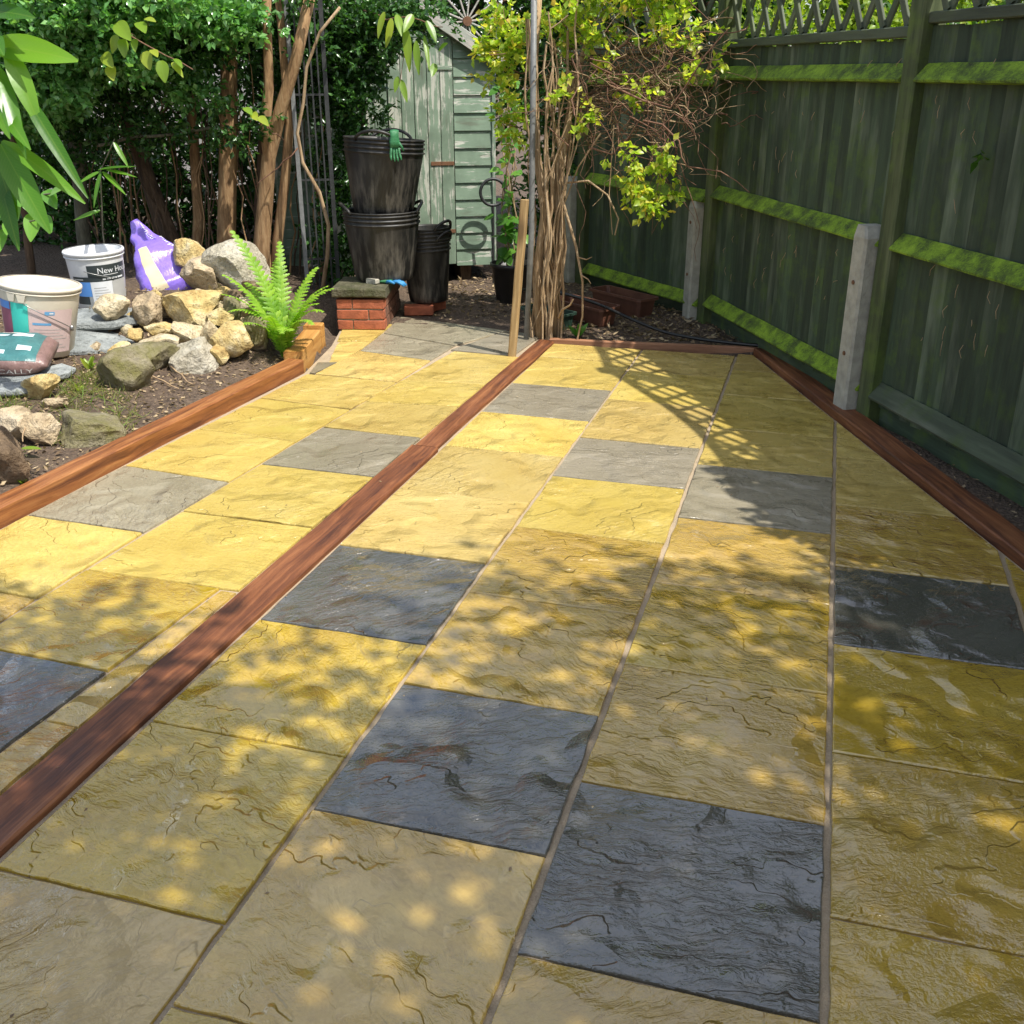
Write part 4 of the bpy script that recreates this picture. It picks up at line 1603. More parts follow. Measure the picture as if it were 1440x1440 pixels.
def bay(pa, pb, cap_z, label, seed, rails=(1.64, .90, .17), bottom_moss=True, trellis=True, sag=.27, tz=2.72):
    d = (pb - pa)
    L = d.length - POST_W
    d.normalize()
    inn = Vector((-d.y, d.x, 0))
    if inn.dot(Vector((-1, -.6, 0))) < 0:
        inn = -inn
    a = pa + d * (POST_W / 2)
    t = thing('fence', (pa + pb) / 2, label, 'fence panel', 'panels of the green fence')
    rng = random.Random(seed)
    nb = int(L / .098)
    w = L / nb
    base = sweep_mesh('board', cap_z - .10, [(-w / 2 - .006, 0), (-w / 2 - .006, .003), (w / 2 + .004, .024), (w / 2 + .006, .020), (w / 2 + .006, .0)], 6, .0008, seed)
    for i in range(nb):
        p = a + d * (w * (i + .5)) - inn * .022 + Vector((0, 0, .09 + rng.uniform(-.012, .006)))
        xa = Vector((0, 0, 1)) + d * rng.uniform(-.004, .004)
        M = frame(p + inn * rng.uniform(0, .005), xa, inn)
        mobj('board', base, M_BOARD, M, t)
    # arris rails (triangular), mossy sloping top
    for k, z in enumerate(rails):
        prof = [(0, -.042), (.064, -.036), (.068, -.026), (.004, .042), (0, .042)]
        M = frame(a + inn * .004 + Vector((0, 0, z)), d)
        ys = (M.to_3x3() @ Vector((0, 1, 0))).dot(inn)
        pr = [(y * (1 if ys > 0 else -1), zz) for y, zz in prof]
        me = sweep_mesh('rail', L - .004, pr, 16, .0022, seed + k, x0=.002)
        if ys < 0:
            me.flip_normals()
        mobj('rail', me, (M_MOSS if (k < len(rails) - 1 or bottom_moss) else M_GRAVB), M, t)
    if rails[-1] > .1:
        me = sweep_mesh('gravel_board', L - .004, cham(.024, .13, .003), 10, .0015, seed + 9, x0=.002)
        mobj('gravel_board', me, M_BOARD, frame(a - inn * .02 + Vector((0, 0, -.03)), d), t)
    me = sweep_mesh('cap_rail', L - .004, cham(.055, .048, .005), 10, .0012, seed + 20, x0=.002)
    mobj('cap_rail', me, M_CAP, frame(a + inn * .006 + Vector((0, 0, cap_z - .01)), d), t)
    if not trellis:
        return t
    z0 = cap_z + .038
    top = lambda s: tz - sag * math.sin(math.pi * min(max(s / L, 0), 1)) ** 1.0
    # curved top rail
    mb = MB()
    N = 18
    vs, fs = [], []
    for i in range(N + 1):
        s = .004 + (L - .008) * i / N
        for (y, dz) in ((-.02, -.05), (.02, -.05), (.02, .008), (-.02, .008)):
            vs.append((s, y, top(s) + dz))
    for i in range(N):
        for k in range(4):
            q, r = i * 4 + k, i * 4 + (k + 1) % 4
            fs.append((q, q + 4, r + 4, r))
    fs += [(0, 1, 2, 3), tuple(N * 4 + k for k in (3, 2, 1, 0))]
    mb.add(vs, fs)
    Mt = frame(a + inn * .006, d)
    mb.obj('top_rail', M_CAP, t, Mt)
    mt = M_CAP
    ang = rad(57)
    for dr in (-1, 1):
        s = -1.0
        while s < L + 1.0:
            # march along the slat and keep the stretch inside the frame
            run = []
            for i in range(120):
                q = i * .012
                ss, zz = s + dr * q * math.cos(ang), z0 + q * math.sin(ang)
                if 0.006 < ss < L - .006 and zz < top(ss) - .045:
                    run.append((ss, zz))
            if len(run) > 3:
                (sa, za), (sb, zb_) = run[0], run[-1]
                ln = math.hypot(sb - sa, zb_ - za)
                me = sweep_mesh('slat', ln, cham(.014, .042, .002, -.021), 1, 0, 1)
                p0 = a + inn * (.006 + dr * .0055) + d * sa + Vector((0, 0, za))
                mobj('slat', me, mt, frame(p0, d * (sb - sa) + Vector((0, 0, zb_ - za)), Vector((0, 0, 1))), t)
            s += .215
    return t


fence_post(FP2, FD, 2.78, 'mossy green fence post behind the shorter concrete spur beside the vine', .78, 'concrete spur beside the hanging vine foliage')
fence_post(FP1, FD, 2.78, 'thick dark green fence post behind the concrete spur by the timber edging', .90, 'grey concrete spur with sloping top close to the red brown timber edging')
fence_post(FP0, FD, 2.78, 'green fence post beyond the panel with the grey-green bottom board')
fence_post(FPm, FD, 2.78, 'last green fence post of the straight run beside the patio')
fence_post(FP3, (FP3 - FP2).normalized(), 2.2, 'dark fence post in the corner behind the vine', .80, 'dark concrete spur in the fence corner behind the vine')
bay(FP1, FP2, 1.80, 'dark green fence panel with three bright mossy rails between two concrete spurs', 3)
bay(FP0, FP1, 1.85, 'dark green fence panel with worn grey-green bottom rail right of the thick post', 5, bottom_moss=False)
bay(FPm, FP0, 1.85, 'dark green fence panel alongside the near end of the patio', 7, bottom_moss=False)
bay(FP2, FP3, 1.78, 'shadowed dark green fence panel behind the hanging vine', 9, rails=(1.60, .86, .14), tz=2.5)
bay(FP3, FP4, 1.78, 'dark green fence panel running back beside the shed', 11, rails=(1.60, .86, .14), trellis=False)


# ================================================================== plants
def leaf_arrays(P, D, N, L, W, fold=.25, droop=.15):
    """P base points, D unit directions, N unit normals (made square to D); L, W arrays"""
    N = N - D * np.sum(N * D, 1, keepdims=True)
    N /= np.linalg.norm(N, axis=1, keepdims=True) + 1e-9
    B = np.cross(N, D)
    L = L[:, None]
    W = W[:, None]
    v0 = P
    m = P + D * L * .48 - N * W * fold
    l = P + D * L * .42 + B * W * .5 + N * W * .05
    r = P + D * L * .42 - B * W * .5 + N * W * .05
    t = P + D * L - N * L * droop
    V = np.stack([v0, l, m, r, t], 1).reshape(-1, 3)
    n = len(P)
    o = (np.arange(n) * 5)[:, None, None]
    F = np.array([[0, 2, 1], [0, 3, 2], [1, 2, 4], [2, 3, 4]])[None] + o
    return V, F.reshape(-1, 3)


def unit(a):
    return a / (np.linalg.norm(a, axis=1, keepdims=True) + 1e-9)


def crown_mesh(name, seed, blobs, ntwig, lpt, L, W, mat, twig=.14, shell=.35, up=.15, hang=0.0, squash=None):
    g = np.random.default_rng(seed)
    bl = np.array([b[:6] for b in blobs], float)
    w = np.array([(b[6] if len(b) > 6 else 1) * (b[3] * b[4] * b[5]) ** .8 for b in blobs])
    idx = g.choice(len(bl), ntwig, p=w / w.sum())
    u = unit(g.normal(size=(ntwig, 3)))
    r = shell + (1 - shell) * g.random(ntwig) ** .6
    r *= 1 + .16 * g.normal(size=ntwig)
    C = bl[idx, :3] + u * r[:, None] * bl[idx, 3:]
    TD = unit(u * .8 + g.normal(size=(ntwig, 3)) * .55 + np.array([0, 0, up - hang]))
    C = np.repeat(C, lpt, 0)
    TDr = np.repeat(TD, lpt, 0)
    n = len(C)
    t = np.tile(np.linspace(0, 1, lpt), ntwig) * twig * g.uniform(.7, 1.3, n)
    P = C + TDr * t[:, None] + g.normal(size=(n, 3)) * .008
    D = unit(TDr * .55 + g.normal(size=(n, 3)) * .75 + np.array([0, 0, -hang]))
    N = unit(np.array([.15, -.1, .85]) + g.normal(size=(n, 3)) * .55)
    s = g.uniform(.62, 1.25, n)
    V, F = leaf_arrays(P, D, N, L * s, W * s)
    return np_mesh(name, V, F, mat)


def wander(p0, p1, k, amp, seed, sag=0.0):
    rng = random.Random(seed)
    p0, p1 = Vector(p0), Vector(p1)
    off = Vector((rng.uniform(0, 99), rng.uniform(0, 99), rng.uniform(0, 99)))
    out = []
    for i in range(k + 1):
        f = i / k
        p = p0.lerp(p1, f)
        e = math.sin(math.pi * f) ** .6 if 0 < f < 1 else 0
        nz = Vector((mnoise.noise(off + Vector((f * 3.5, 0, 0))), mnoise.noise(off + Vector((0, f * 3.5, 7))), mnoise.noise(off + Vector((3, 0, f * 3.5))) * .5))
        out.append(p + nz * amp * e * 2 - Vector((0, 0, sag * e)))
    return out


def limb(name, pts, r0, r1, mat, parent, n=9):
    mb = MB()
    k = len(pts) - 1
    mb.tube(pts, [r0 + (r1 - r0) * (i / k) ** .85 for i in range(k + 1)], n)
    return mb.obj(name, mat, parent, None, True)


def multi(name, paths, mat, parent, n=5):
    """one part made of many thin stems; paths: (pts, r0, r1)"""
    mb = MB()
    for pts, r0, r1 in paths:
        k = len(pts) - 1
        mb.tube(pts, [r0 + (r1 - r0) * i / k for i in range(k + 1)], n, False)
    return mb.obj(name, mat, parent, None, True)


def big_leaf_mesh(L, W, arc, fold=.18, shape=1.0, nu=9, seed=0, wav=.0):
    """lance leaf along +x, midrib on y=0, arching down"""
    rng = random.Random(seed)
    V, F = [], []
    for i in range(nu + 1):
        u = i / nu
        w = W / 2 * (math.sin(math.pi * min(1, u * .96 + .02) ** shape)) ** .8
        x = L * u
        z = -arc * L * u * u
        ph = rng.uniform(-1, 1) * wav
        for s in (-1, -.5, 0, .5, 1):
            V.append((x, w * s, z + abs(s) * w * fold + ph * abs(s) * W))
    for i in range(nu):
        for k in range(4):
            a = i * 5 + k
            F.append((a, a + 5, a + 6, a + 1))
    me = bpy.data.meshes.new('leaf')
    me.from_pydata(V, [], F)
    me.update()
    for p in me.polygons:
        p.use_smooth = True
    return me


def leaf_obj(p0, p1, W, mat, parent, seed, arc=.12, shape=.8, nrm=None, fold=.18, wav=.0, name='leaf'):
    rng = random.Random(seed)
    p0, p1 = Vector(p0), Vector(p1)
    d = p1 - p0
    L = d.length
    n = Vector(nrm) if nrm else Vector((rng.uniform(-.1, .5), rng.uniform(-.9, -.2), rng.uniform(.4, 1.0)))
    M = frame(p0, d + Vector((0, 0, arc * L * .8)), n)
    return mobj(name, big_leaf_mesh(L, W, arc, fold, shape, seed=seed, wav=wav), mat, M, parent)


# ------------------------------------------------------------------ multi-stemmed shrub with tan trunks
sh = thing('shrub', (-4.4, 7.2, .2), 'tall multi-stemmed shrub with peeling tan trunks and dark glossy leaves', 'shrub')
limb('trunk', [(-4.46, 7.20, .10), (-4.42, 7.20, .45), (-4.36, 7.21, .9), (-4.30, 7.20, 1.3), (-4.24, 7.2, 1.75), (-4.26, 7.22, 2.3)], .078, .055, M_BARK, sh, 12)
limb('trunk', [(-4.10, 7.10, .12), (-4.06, 7.10, .45), (-3.99, 7.10, .8), (-3.93, 7.09, 1.08), (-3.80, 7.10, 1.42), (-3.66, 7.1, 1.72), (-3.5, 7.12, 2.2)], .070, .036, M_BARK, sh, 12)
limb('trunk', [(-3.93, 7.09, 1.05), (-3.92, 7.06, 1.3), (-3.86, 7.05, 1.55), (-3.84, 7.05, 1.85), (-3.80, 7.05, 2.3)], .045, .028, M_BARK, sh, 10)
limb('trunk', [(-4.02, 7.16, .15), (-3.95, 7.16, .5), (-3.86, 7.17, .9), (-3.78, 7.16, 1.3), (-3.78, 7.16, 2.2)], .042, .03, M_BARK, sh, 10)
limb('trunk', [(-4.92, 7.25, .10), (-4.95, 7.25, .45), (-5.07, 7.27, .8), (-5.20, 7.28, 1.2), (-5.28, 7.3, 1.8), (-5.3, 7.3, 2.3)], .070, .045, M_BARKD, sh, 12)
limb('trunk', [(-4.80, 7.30, .10), (-4.72, 7.32, .6), (-4.70, 7.35, 1.2), (-4.66, 7.35, 2.2)], .045, .035, M_BARK, sh, 10)
limb('trunk', [(-5.05, 7.35, .10), (-5.12, 7.36, .6), (-5.28, 7.4, 1.2), (-5.40, 7.4, 2.2)], .055, .04, M_BARKD, sh, 10)
limb('trunk', [(-5.65, 7.10, .10), (-5.62, 7.08, .5), (-5.55, 7.05, .95), (-5.60, 7.1, 1.6), (-5.55, 7.1, 2.3)], .060, .045, M_BARKG, sh, 10)
limb('trunk', [(-4.25, 7.35, .10), (-4.22, 7.38, .7), (-4.12, 7.4, 1.3), (-4.0, 7.42, 2.2)], .038, .028, M_BARKD, sh, 8)
rg = random.Random(21)
paths = []
for i in range(46):
    x, y = rg.uniform(-5.6, -3.8), rg.uniform(7.0, 7.7)
    p0 = (x, y, .15)
    p1 = (x + rg.uniform(-.3, .3), y + rg.uniform(-.2, .2), rg.uniform(.9, 2.2))
    paths.append((wander(p0, p1, 8, .06, i), rg.uniform(.005, .012), .003))
multi('thin_stem', paths[:23], M_BARK, sh)
multi('thin_stem', paths[23:], M_BARKD, sh)
limb('branch', wander((-5.0, 6.6, 1.17), (-4.3, 6.95, 1.28), 8, .05, 5), .012, .010, M_BARKG, sh, 6)
crown = mobj('crown', crown_mesh('crown', 31, [(-5.6, 6.9, 1.95, .75, .5, .40, 1.6), (-4.75, 6.85, 1.92, .75, .5, .36, 1.8), (-4.15, 7.4, 2.15, .5, .3, .28, 1.2), (-5.3, 6.75, 1.45, .5, .4, .18, .9), (-4.9, 7.3, 2.6, 1.3, .5, .4), (-4.2, 6.9, 1.30, .42, .3, .12, .8), (-3.6, 7.65, 2.05, .35, .25, .35, .9), (-4.9, 6.75, 1.25, .35, .25, .12, .9), (-3.95, 7.45, 1.75, .4, .2, .35, 1.2), (-4.35, 6.95, 2.02, .22, .18, .12, 1.0), (-3.75, 7.0, 2.08, .25, .15, .10, 1.0), (-5.7, 6.8, 1.2, .45, .3, .25, 1.0), (-3.75, 7.3, 1.75, .28, .15, .12, .8)],
                                         3900, 12, .052, .030, L_DARK, .12, .45), None, None, sh)

# holly-like glossy foliage in the sun, left of the tan trunks
L_HOLLY = mat_leaf('leaf_holly_sunlit', [(0, (.070, .20, .045)), (.5, (.13, .31, .08)), (1, (.26, .47, .17))], .16, .32)
hb = thing('shrub', (-5.5, 6.35, .2), 'glossy small-leaved green shrub in full sun over the buckets', 'shrub')
limb('trunk', wander((-5.75, 6.55, .1), (-5.45, 6.4, 1.6), 8, .06, 3), .035, .02, M_BARKD, hb)
limb('branch', wander((-5.45, 6.4, 1.55), (-4.6, 6.25, 1.85), 6, .05, 4), .016, .006, M_BARKD, hb, 6)
mobj('crown', crown_mesh('crown', 32, [(-5.25, 6.25, 1.72, .42, .3, .16, 1.4), (-4.75, 6.3, 1.84, .42, .28, .15, 1.2), (-5.55, 6.3, 1.95, .5, .35, .2), (-4.45, 6.3, 1.72, .24, .2, .10), (-4.95, 6.2, 1.55, .24, .2, .09), (-5.3, 6.3, 1.40, .3, .2, .10), (-4.35, 6.75, 1.55, .22, .15, .08), (-4.0, 6.7, 1.95, .3, .2, .10), (-4.6, 6.25, 2.05, .6, .35, .2)],
                         3100, 11, .054, .036, L_HOLLY, .10, .3), None, None, hb)

# dark shrub between the iron trellis and the shed
ds = thing('shrub', (-3.5, 7.62, 0), 'dark evergreen shrub growing against the shed front, left of the black tubs', 'shrub')
limb('trunk', wander((-3.52, 7.7, 0), (-3.42, 7.62, 1.6), 8, .05, 9), .03, .018, M_BARKD, ds)
mobj('crown', crown_mesh('crown', 33, [(-3.50, 7.55, 1.78, .34, .25, .30, 1.4), (-3.38, 7.5, 1.42, .18, .16, .26, 1.0), (-3.62, 7.6, 1.15, .20, .2, .4, 1.0), (-3.60, 7.5, .45, .24, .2, .40, 1.2), (-3.15, 7.5, 1.95, .3, .25, .18, 1.0), (-3.45, 7.5, .85, .14, .14, .3, .8), (-2.98, 7.5, 2.0, .3, .2, .10, 1.0)],
                         1300, 11, .046, .028, L_DARK, .10, .25), None, None, ds)

# boundary hedge in the background, pale wall beyond it
hd = thing('hedge', (-6.2, 8.6, .1), 'dark dense hedge in deep shade behind the tan trunks', 'hedge')
mobj('foliage', crown_mesh('foliage', 34, [(-7.6, 8.4, 1.3, 1.0, .5, 1.3), (-6.2, 8.5, 1.3, 1.0, .5, 1.3), (-5.0, 8.7, 1.3, .9, .45, 1.3), (-4.1, 8.9, 1.4, .6, .4, 1.3), (-6.5, 8.3, 2.7, 2.0, .7, .6), (-4.6, 8.6, 2.7, 1.2, .6, .6), (-5.0, 8.1, .7, 1.3, .35, .6, 1.6), (-6.6, 7.9, .7, 1.0, .35, .6, 1.6), (-4.2, 8.2, 1.6, .5, .3, 1.0, 1.4)],
                           4300, 12, .060, .036, L_DARK, .14, .2), None, None, hd)
rg = random.Random(8)
multi('stem', [(wander((rg.uniform(-8, -3.8), rg.uniform(8.2, 8.8), .1), (rg.uniform(-8, -3.8), rg.uniform(8.2, 8.8), 2.4), 8, .08, i), .016, .008) for i in range(40)], M_BARKD, hd)
mb = MB()
mb.box((-9.0, 10.6, 1.1), (8.0, .22, 2.2))
mb.box((-9.0, 10.6, 2.24), (8.1, .30, .06))
tag(mb.obj('garden_wall', mat_plain('pale_render', (.62, .60, .55), .8, .12, .003, 5)), 'pale rendered garden wall glimpsed through the hedge', 'wall')

# ------------------------------------------------------------------ large lance-leaved plant, left edge
bp = thing('plant', (-3.28, 3.05, .09), 'tall plant with long lance-shaped bright green leaves at the near end of the soil bed', 'plant')
limb('stem', [(-3.28, 3.05, .05), (-3.20, 3.10, .7), (-3.00, 3.16, 1.3), (-2.86, 3.2, 1.62), (-2.78, 3.2, 1.95)], .016, .007, M_BARKG, bp, 8)
limb('stem', [(-3.26, 3.06, .05), (-3.18, 3.14, .7), (-2.98, 3.2, 1.2), (-2.84, 3.2, 1.42)], .012, .006, M_BARKG, bp, 8)
BIG = [
    ((-2.80, 3.2, 1.73), (-2.49, 3.20, 1.665), .100), ((-2.73, 3.2, 1.72), (-2.61, 3.14, 1.48), .070), ((-2.79, 3.2, 1.67), (-2.64, 3.08, 1.41), .062),
    ((-2.71, 3.2, 1.60), (-2.44, 3.08, 1.26), .050), ((-2.82, 3.2, 1.42), (-2.50, 3.14, 1.225), .060), ((-2.83, 3.2, 1.41), (-2.63, 3.10, 1.13), .092),
    ((-2.82, 3.2, 1.56), (-2.60, 3.04, 1.41), .056), ((-2.86, 3.2, 1.40), (-2.80, 3.16, 1.15), .070), ((-2.75, 3.2, 1.60), (-2.66, 3.10, 1.38), .040),
    ((-2.82, 3.2, 1.60), (-2.68, 3.04, 1.44), .055), ((-2.78, 3.2, 1.83), (-2.55, 3.10, 1.80), .062), ((-2.77, 3.2, 1.90), (-2.58, 3.14, 1.86), .058),
    ((-2.80, 3.2, 1.78), (-2.64, 3.06, 1.70), .064), ((-2.80, 3.2, 1.95), (-2.66, 3.3, 2.08), .064), ((-2.86, 3.2, 1.62), (-3.10, 3.1, 1.50), .070),
    ((-2.90, 3.2, 1.50), (-3.15, 3.25, 1.36), .075), ((-2.84, 3.2, 1.85), (-3.05, 3.3, 1.95), .070), ((-2.95, 3.2, 1.30), (-3.2, 3.0, 1.2), .080),
    ((-2.86, 3.2, 1.30), (-2.78, 3.12, 1.06), .060), ((-2.84, 3.2, 1.70), (-2.90, 2.98, 1.60), .07)]
for i, (p0, p1, w) in enumerate(BIG):
    leaf_obj(p0, p1, w, L_BIG, bp, 300 + i, arc=.16, shape=.78, wav=.02)

rp = thing('plant', (-4.05, 3.85, .15), 'leafy twig with rounded fresh green leaves above the cream tub', 'plant')
multi('stem', [([(-4.05, 3.85, .15), (-4.02, 3.9, .6), (-3.86, 4.0, .95), (-3.52, 4.0, 1.12), (-3.3, 3.98, 1.15)], .008, .004), ([(-3.86, 4.0, .95), (-3.56, 4.0, 1.0), (-3.36, 3.95, 1.04)], .005, .003)], M_BARKG, rp)
RND = [((-3.49, 4.0, 1.13), (-3.53, 4.0, 1.02), .072), ((-3.47, 4.0, 1.15), (-3.40, 3.96, 1.06), .070), ((-3.42, 4.0, 1.06), (-3.40, 3.92, .95), .080), ((-3.54, 4.0, 1.03), (-3.49, 3.88, .98), .076),
       ((-3.56, 4.0, 1.06), (-3.64, 3.95, 1.02), .068), ((-3.38, 4.0, 1.05), (-3.30, 3.94, .99), .060), ((-3.50, 4.0, 1.14), (-3.41, 3.90, 1.10), .072), ((-3.34, 4.0, 1.16), (-3.27, 3.96, 1.09), .066),
       ((-3.60, 4.0, 1.11), (-3.54, 3.92, 1.05), .074), ((-3.62, 4.0, .98), (-3.56, 3.9, .90), .06), ((-3.66, 4.0, 1.06), (-3.75, 3.95, 1.0), .07), ((-3.30, 3.98, 1.15), (-3.22, 3.95, 1.17), .05)]
for i, (p0, p1, w) in enumerate(RND):
    leaf_obj(p0, p1, w, L_POT, rp, 400 + i, arc=.12, shape=.62)

yp = thing('branch', (-3.95, 5.9, 1.75), 'slender branch with young lime green leaves hanging in front of the dark shrub', 'branch')
multi('stem', [(wander((-4.55, 6.2, 1.98), (-3.70, 5.86, 1.66), 8, .03, 2), .006, .003), (wander((-4.3, 6.1, 1.92), (-4.05, 5.84, 1.84), 6, .02, 3), .004, .002)], M_STEMD, yp)
YL = [((-4.22, 5.9, 1.85), (-4.26, 5.88, 1.75), .060), ((-4.19, 5.9, 1.83), (-4.16, 5.86, 1.73), .066), ((-4.10, 5.9, 1.83), (-4.07, 5.84, 1.76), .044), ((-4.04, 5.9, 1.76), (-4.00, 5.86, 1.66), .080),
      ((-3.94, 5.9, 1.71), (-3.91, 5.87, 1.59), .078), ((-4.34, 5.95, 1.68), (-4.28, 5.88, 1.60), .07), ((-4.06, 5.9, 1.92), (-3.97, 5.82, 1.86), .07), ((-4.01, 5.9, 1.94), (-3.93, 5.88, 1.92), .05),
      ((-3.86, 5.9, 1.70), (-3.77, 5.85, 1.62), .042), ((-3.84, 5.9, 1.72), (-3.76, 5.84, 1.67), .042), ((-3.99, 5.9, 1.77), (-3.92, 5.84, 1.73), .05), ((-4.37, 5.95, 1.75), (-4.27, 5.87, 1.67), .078),
      ((-4.21, 5.9, 1.92), (-4.10, 5.84, 1.82), .095), ((-3.38, 5.95, 1.42), (-3.32, 5.88, 1.38), .05), ((-3.34, 5.95, 1.40), (-3.26, 5.9, 1.35), .05), ((-3.43, 5.95, 1.45), (-3.36, 5.9, 1.41), .05)]
for i, (p0, p1, w) in enumerate(YL):
    leaf_obj(p0, p1, w, L_YOUNG, yp, 500 + i, arc=.12, shape=.66)
multi('stem', [(wander((-3.75, 7.0, 1.2), (-3.36, 5.95, 1.42), 8, .03, 12), .004, .002)], M_STEMD, yp)

bm_ = thing('plant', (-4.35, 5.68, .25), 'thin bamboo-like sprig with narrow green leaves behind the white bucket', 'plant')
multi('stem', [([(-4.42, 5.75, .22), (-4.38, 5.7, .7), (-4.27, 5.62, 1.09), (-4.12, 5.6, 1.28)], .006, .003)], M_BARKG, bm_)
for i, (p0, p1, w) in enumerate([((-4.13, 5.6, 1.26), (-4.04, 5.58, 1.12), .030), ((-4.27, 5.6, 1.10), (-3.97, 5.54, 1.13), .026), ((-4.26, 5.6, 1.09), (-4.36, 5.5, 1.02), .030), ((-4.25, 5.6, 1.09), (-4.24, 5.46, .90), .030), ((-4.24, 5.6, 1.09), (-4.06, 5.54, .97), .034), ((-4.21, 5.6, 1.10), (-3.96, 5.52, 1.07), .022), ((-4.36, 5.68, .85), (-4.46, 5.55, .8), .03)]):
    leaf_obj(p0, p1, w, L_BIG, bm_, 600 + i, arc=.10, shape=.7)

dp = thing('branch', (-2.8, 7.3, 1.95), 'drooping spray of lime leaves hanging in front of the shed gable', 'branch')
multi('stem', [(wander((-3.35, 7.45, 2.05), (-2.55, 7.05, 1.92), 10, .05, 22), .006, .003), ([(-2.83, 7.15, 1.98), (-2.85, 7.1, 1.75), (-2.88, 7.08, 1.58)], .003, .002)], M_STEMD, dp)
for i, (p0, p1, w) in enumerate([((-2.83, 7.1, 1.92), (-2.80, 7.06, 1.65), .060), ((-2.76, 7.1, 1.84), (-2.73, 7.04, 1.63), .050), ((-2.88, 7.1, 1.60), (-2.82, 7.04, 1.46), .046), ((-2.70, 7.1, 1.87), (-2.63, 7.0, 1.66), .032), ((-2.90, 7.1, 1.62), (-2.91, 7.06, 1.52), .04), ((-2.63, 7.1, 1.70), (-2.62, 7.02, 1.62), .05),
                                 ((-2.89, 7.1, 2.0), (-2.82, 7.0, 1.87), .055), ((-2.68, 7.1, 1.96), (-2.60, 7.06, 1.83), .055), ((-2.60, 7.1, 1.78), (-2.52, 7.04, 1.82), .055), ((-2.78, 7.1, 2.0), (-2.80, 7.0, 1.89), .06), ((-3.0, 7.15, 2.02), (-3.03, 7.08, 1.86), .055), ((-2.95, 7.15, 1.98), (-2.97, 7.1, 1.80), .05)]):
    leaf_obj(p0, p1, w, L_YOUNG, dp, 650 + i, arc=.10, shape=.72)

# ------------------------------------------------------------------ black iron trellis with climbing stem
it = thing('iron_trellis', (-3.6, 7.22, .1), 'narrow black iron trellis of upright bars beside the fern', 'trellis')
tx = Vector((.87, .50, 0)).normalized()
for i in range(6):
    p = Vector((-3.72, 7.13, 0)) + tx * (.047 * i)
    fat = i in (0, 5)
    mb = MB()
    mb.box((p.x, p.y, 1.10), ((.030, .014, 2.10) if fat else (.011, .011, 2.02)), RZ(30).to_3x3())
    mb.obj('bar', M_GALV if i == 0 else M_IRON, it)
for z in (.35, .92, 1.50, 2.05):
    mb = MB()
    c = Vector((-3.72, 7.13, 0)) + tx * .118
    mb.box((c.x, c.y, z), (.225, .008, .014), RZ(30).to_3x3())
    mb.obj('rung', M_IRON, it)
cs = thing('climbing_stem', (-3.55, 7.1, .2), 'curving bare tan climber stem in front of the iron trellis', 'climber')
limb('stem', [(-3.56, 7.06, .15), (-3.50, 7.06, .40), (-3.47, 7.05, .62), (-3.52, 7.04, .85), (-3.63, 7.03, 1.05), (-3.66, 7.04, 1.25), (-3.60, 7.05, 1.45), (-3.56, 7.06, 1.68), (-3.45, 7.08, 1.9), (-3.3, 7.1, 2.05)], .016, .010, M_STEM, cs, 7)
limb('stem', wander((-3.66, 7.03, 1.15), (-3.98, 6.95, .88), 6, .03, 4), .006, .003, M_STEMD, cs, 5)

# ------------------------------------------------------------------ stake, galvanised tube and the big vine
stake = thing('stake', (-1.80, 6.125, 0), 'pale wooden stake leaning by the vine at the end of the sleeper', 'stake')
me = sweep_mesh('shaft', .97, cham(.046, .046, .007, -.023), 10, .0016, 61)
mobj('shaft', me, M_STAKE, frame((-1.803, 6.12, -.02), (.075, .02, .96), (0, -1, 0)), stake)
gt = thing('metal_tube', (-1.86, 6.50, 0), 'weathered grey metal tube standing inside the vine stems', 'tube')
limb('shaft', [(-1.83, 6.55, -.05), (-1.80, 6.56, .7), (-1.80, 6.57, 1.4), (-1.80, 6.58, 2.2)], .019, .019, M_GALV, gt, 10)

vine = thing('vine', (-1.72, 6.66, 0), 'old woody climbing vine with bare tangled stems and yellow-green leaves', 'vine')
rg = random.Random(77)
paths = []
for i in range(22):
    a0 = rg.uniform(0, 2 * math.pi)
    r0 = rg.uniform(.02, .13)
    ph = rg.uniform(-1.2, 1.2)
    pts = []
    top = rg.uniform(1.2, 2.1)
    ex = rg.uniform(-.08, .10)
    for k in range(13):
        f = k / 12
        a = a0 + ph * f * 2.0
        rr = r0 * (1 - .45 * math.sin(math.pi * min(1, f * 1.3))) + .02
        pts.append((-1.72 + math.cos(a) * rr * 1.1 + ex * f ** 2 + mnoise.noise(Vector((i * 7.1, f * 4, 0))) * .085, 6.66 + math.sin(a) * rr + mnoise.noise(Vector((i * 3.3, f * 4, 5))) * .07, f * top))
    paths.append((pts, rg.choice((.003, .004, .006, .008, .013)), rg.uniform(.003, .009)))
multi('stem_bundle', paths, M_STEM, vine, 6)
limb('trunk', [(-1.66, 6.70, -.02), (-1.68, 6.70, .3), (-1.64, 6.70, .6), (-1.67, 6.72, .95), (-1.63, 6.76, 1.3), (-1.60, 6.84, 1.6), (-1.5, 6.95, 2.0)], .044, .016, M_STEM, vine, 10)
limb('trunk', [(-1.76, 6.66, -.02), (-1.79, 6.66, .4), (-1.74, 6.66, .8), (-1.80, 6.66, 1.2), (-1.82, 6.67, 1.7), (-1.8, 6.7, 2.1)], .036, .02, M_STEM, vine, 10)
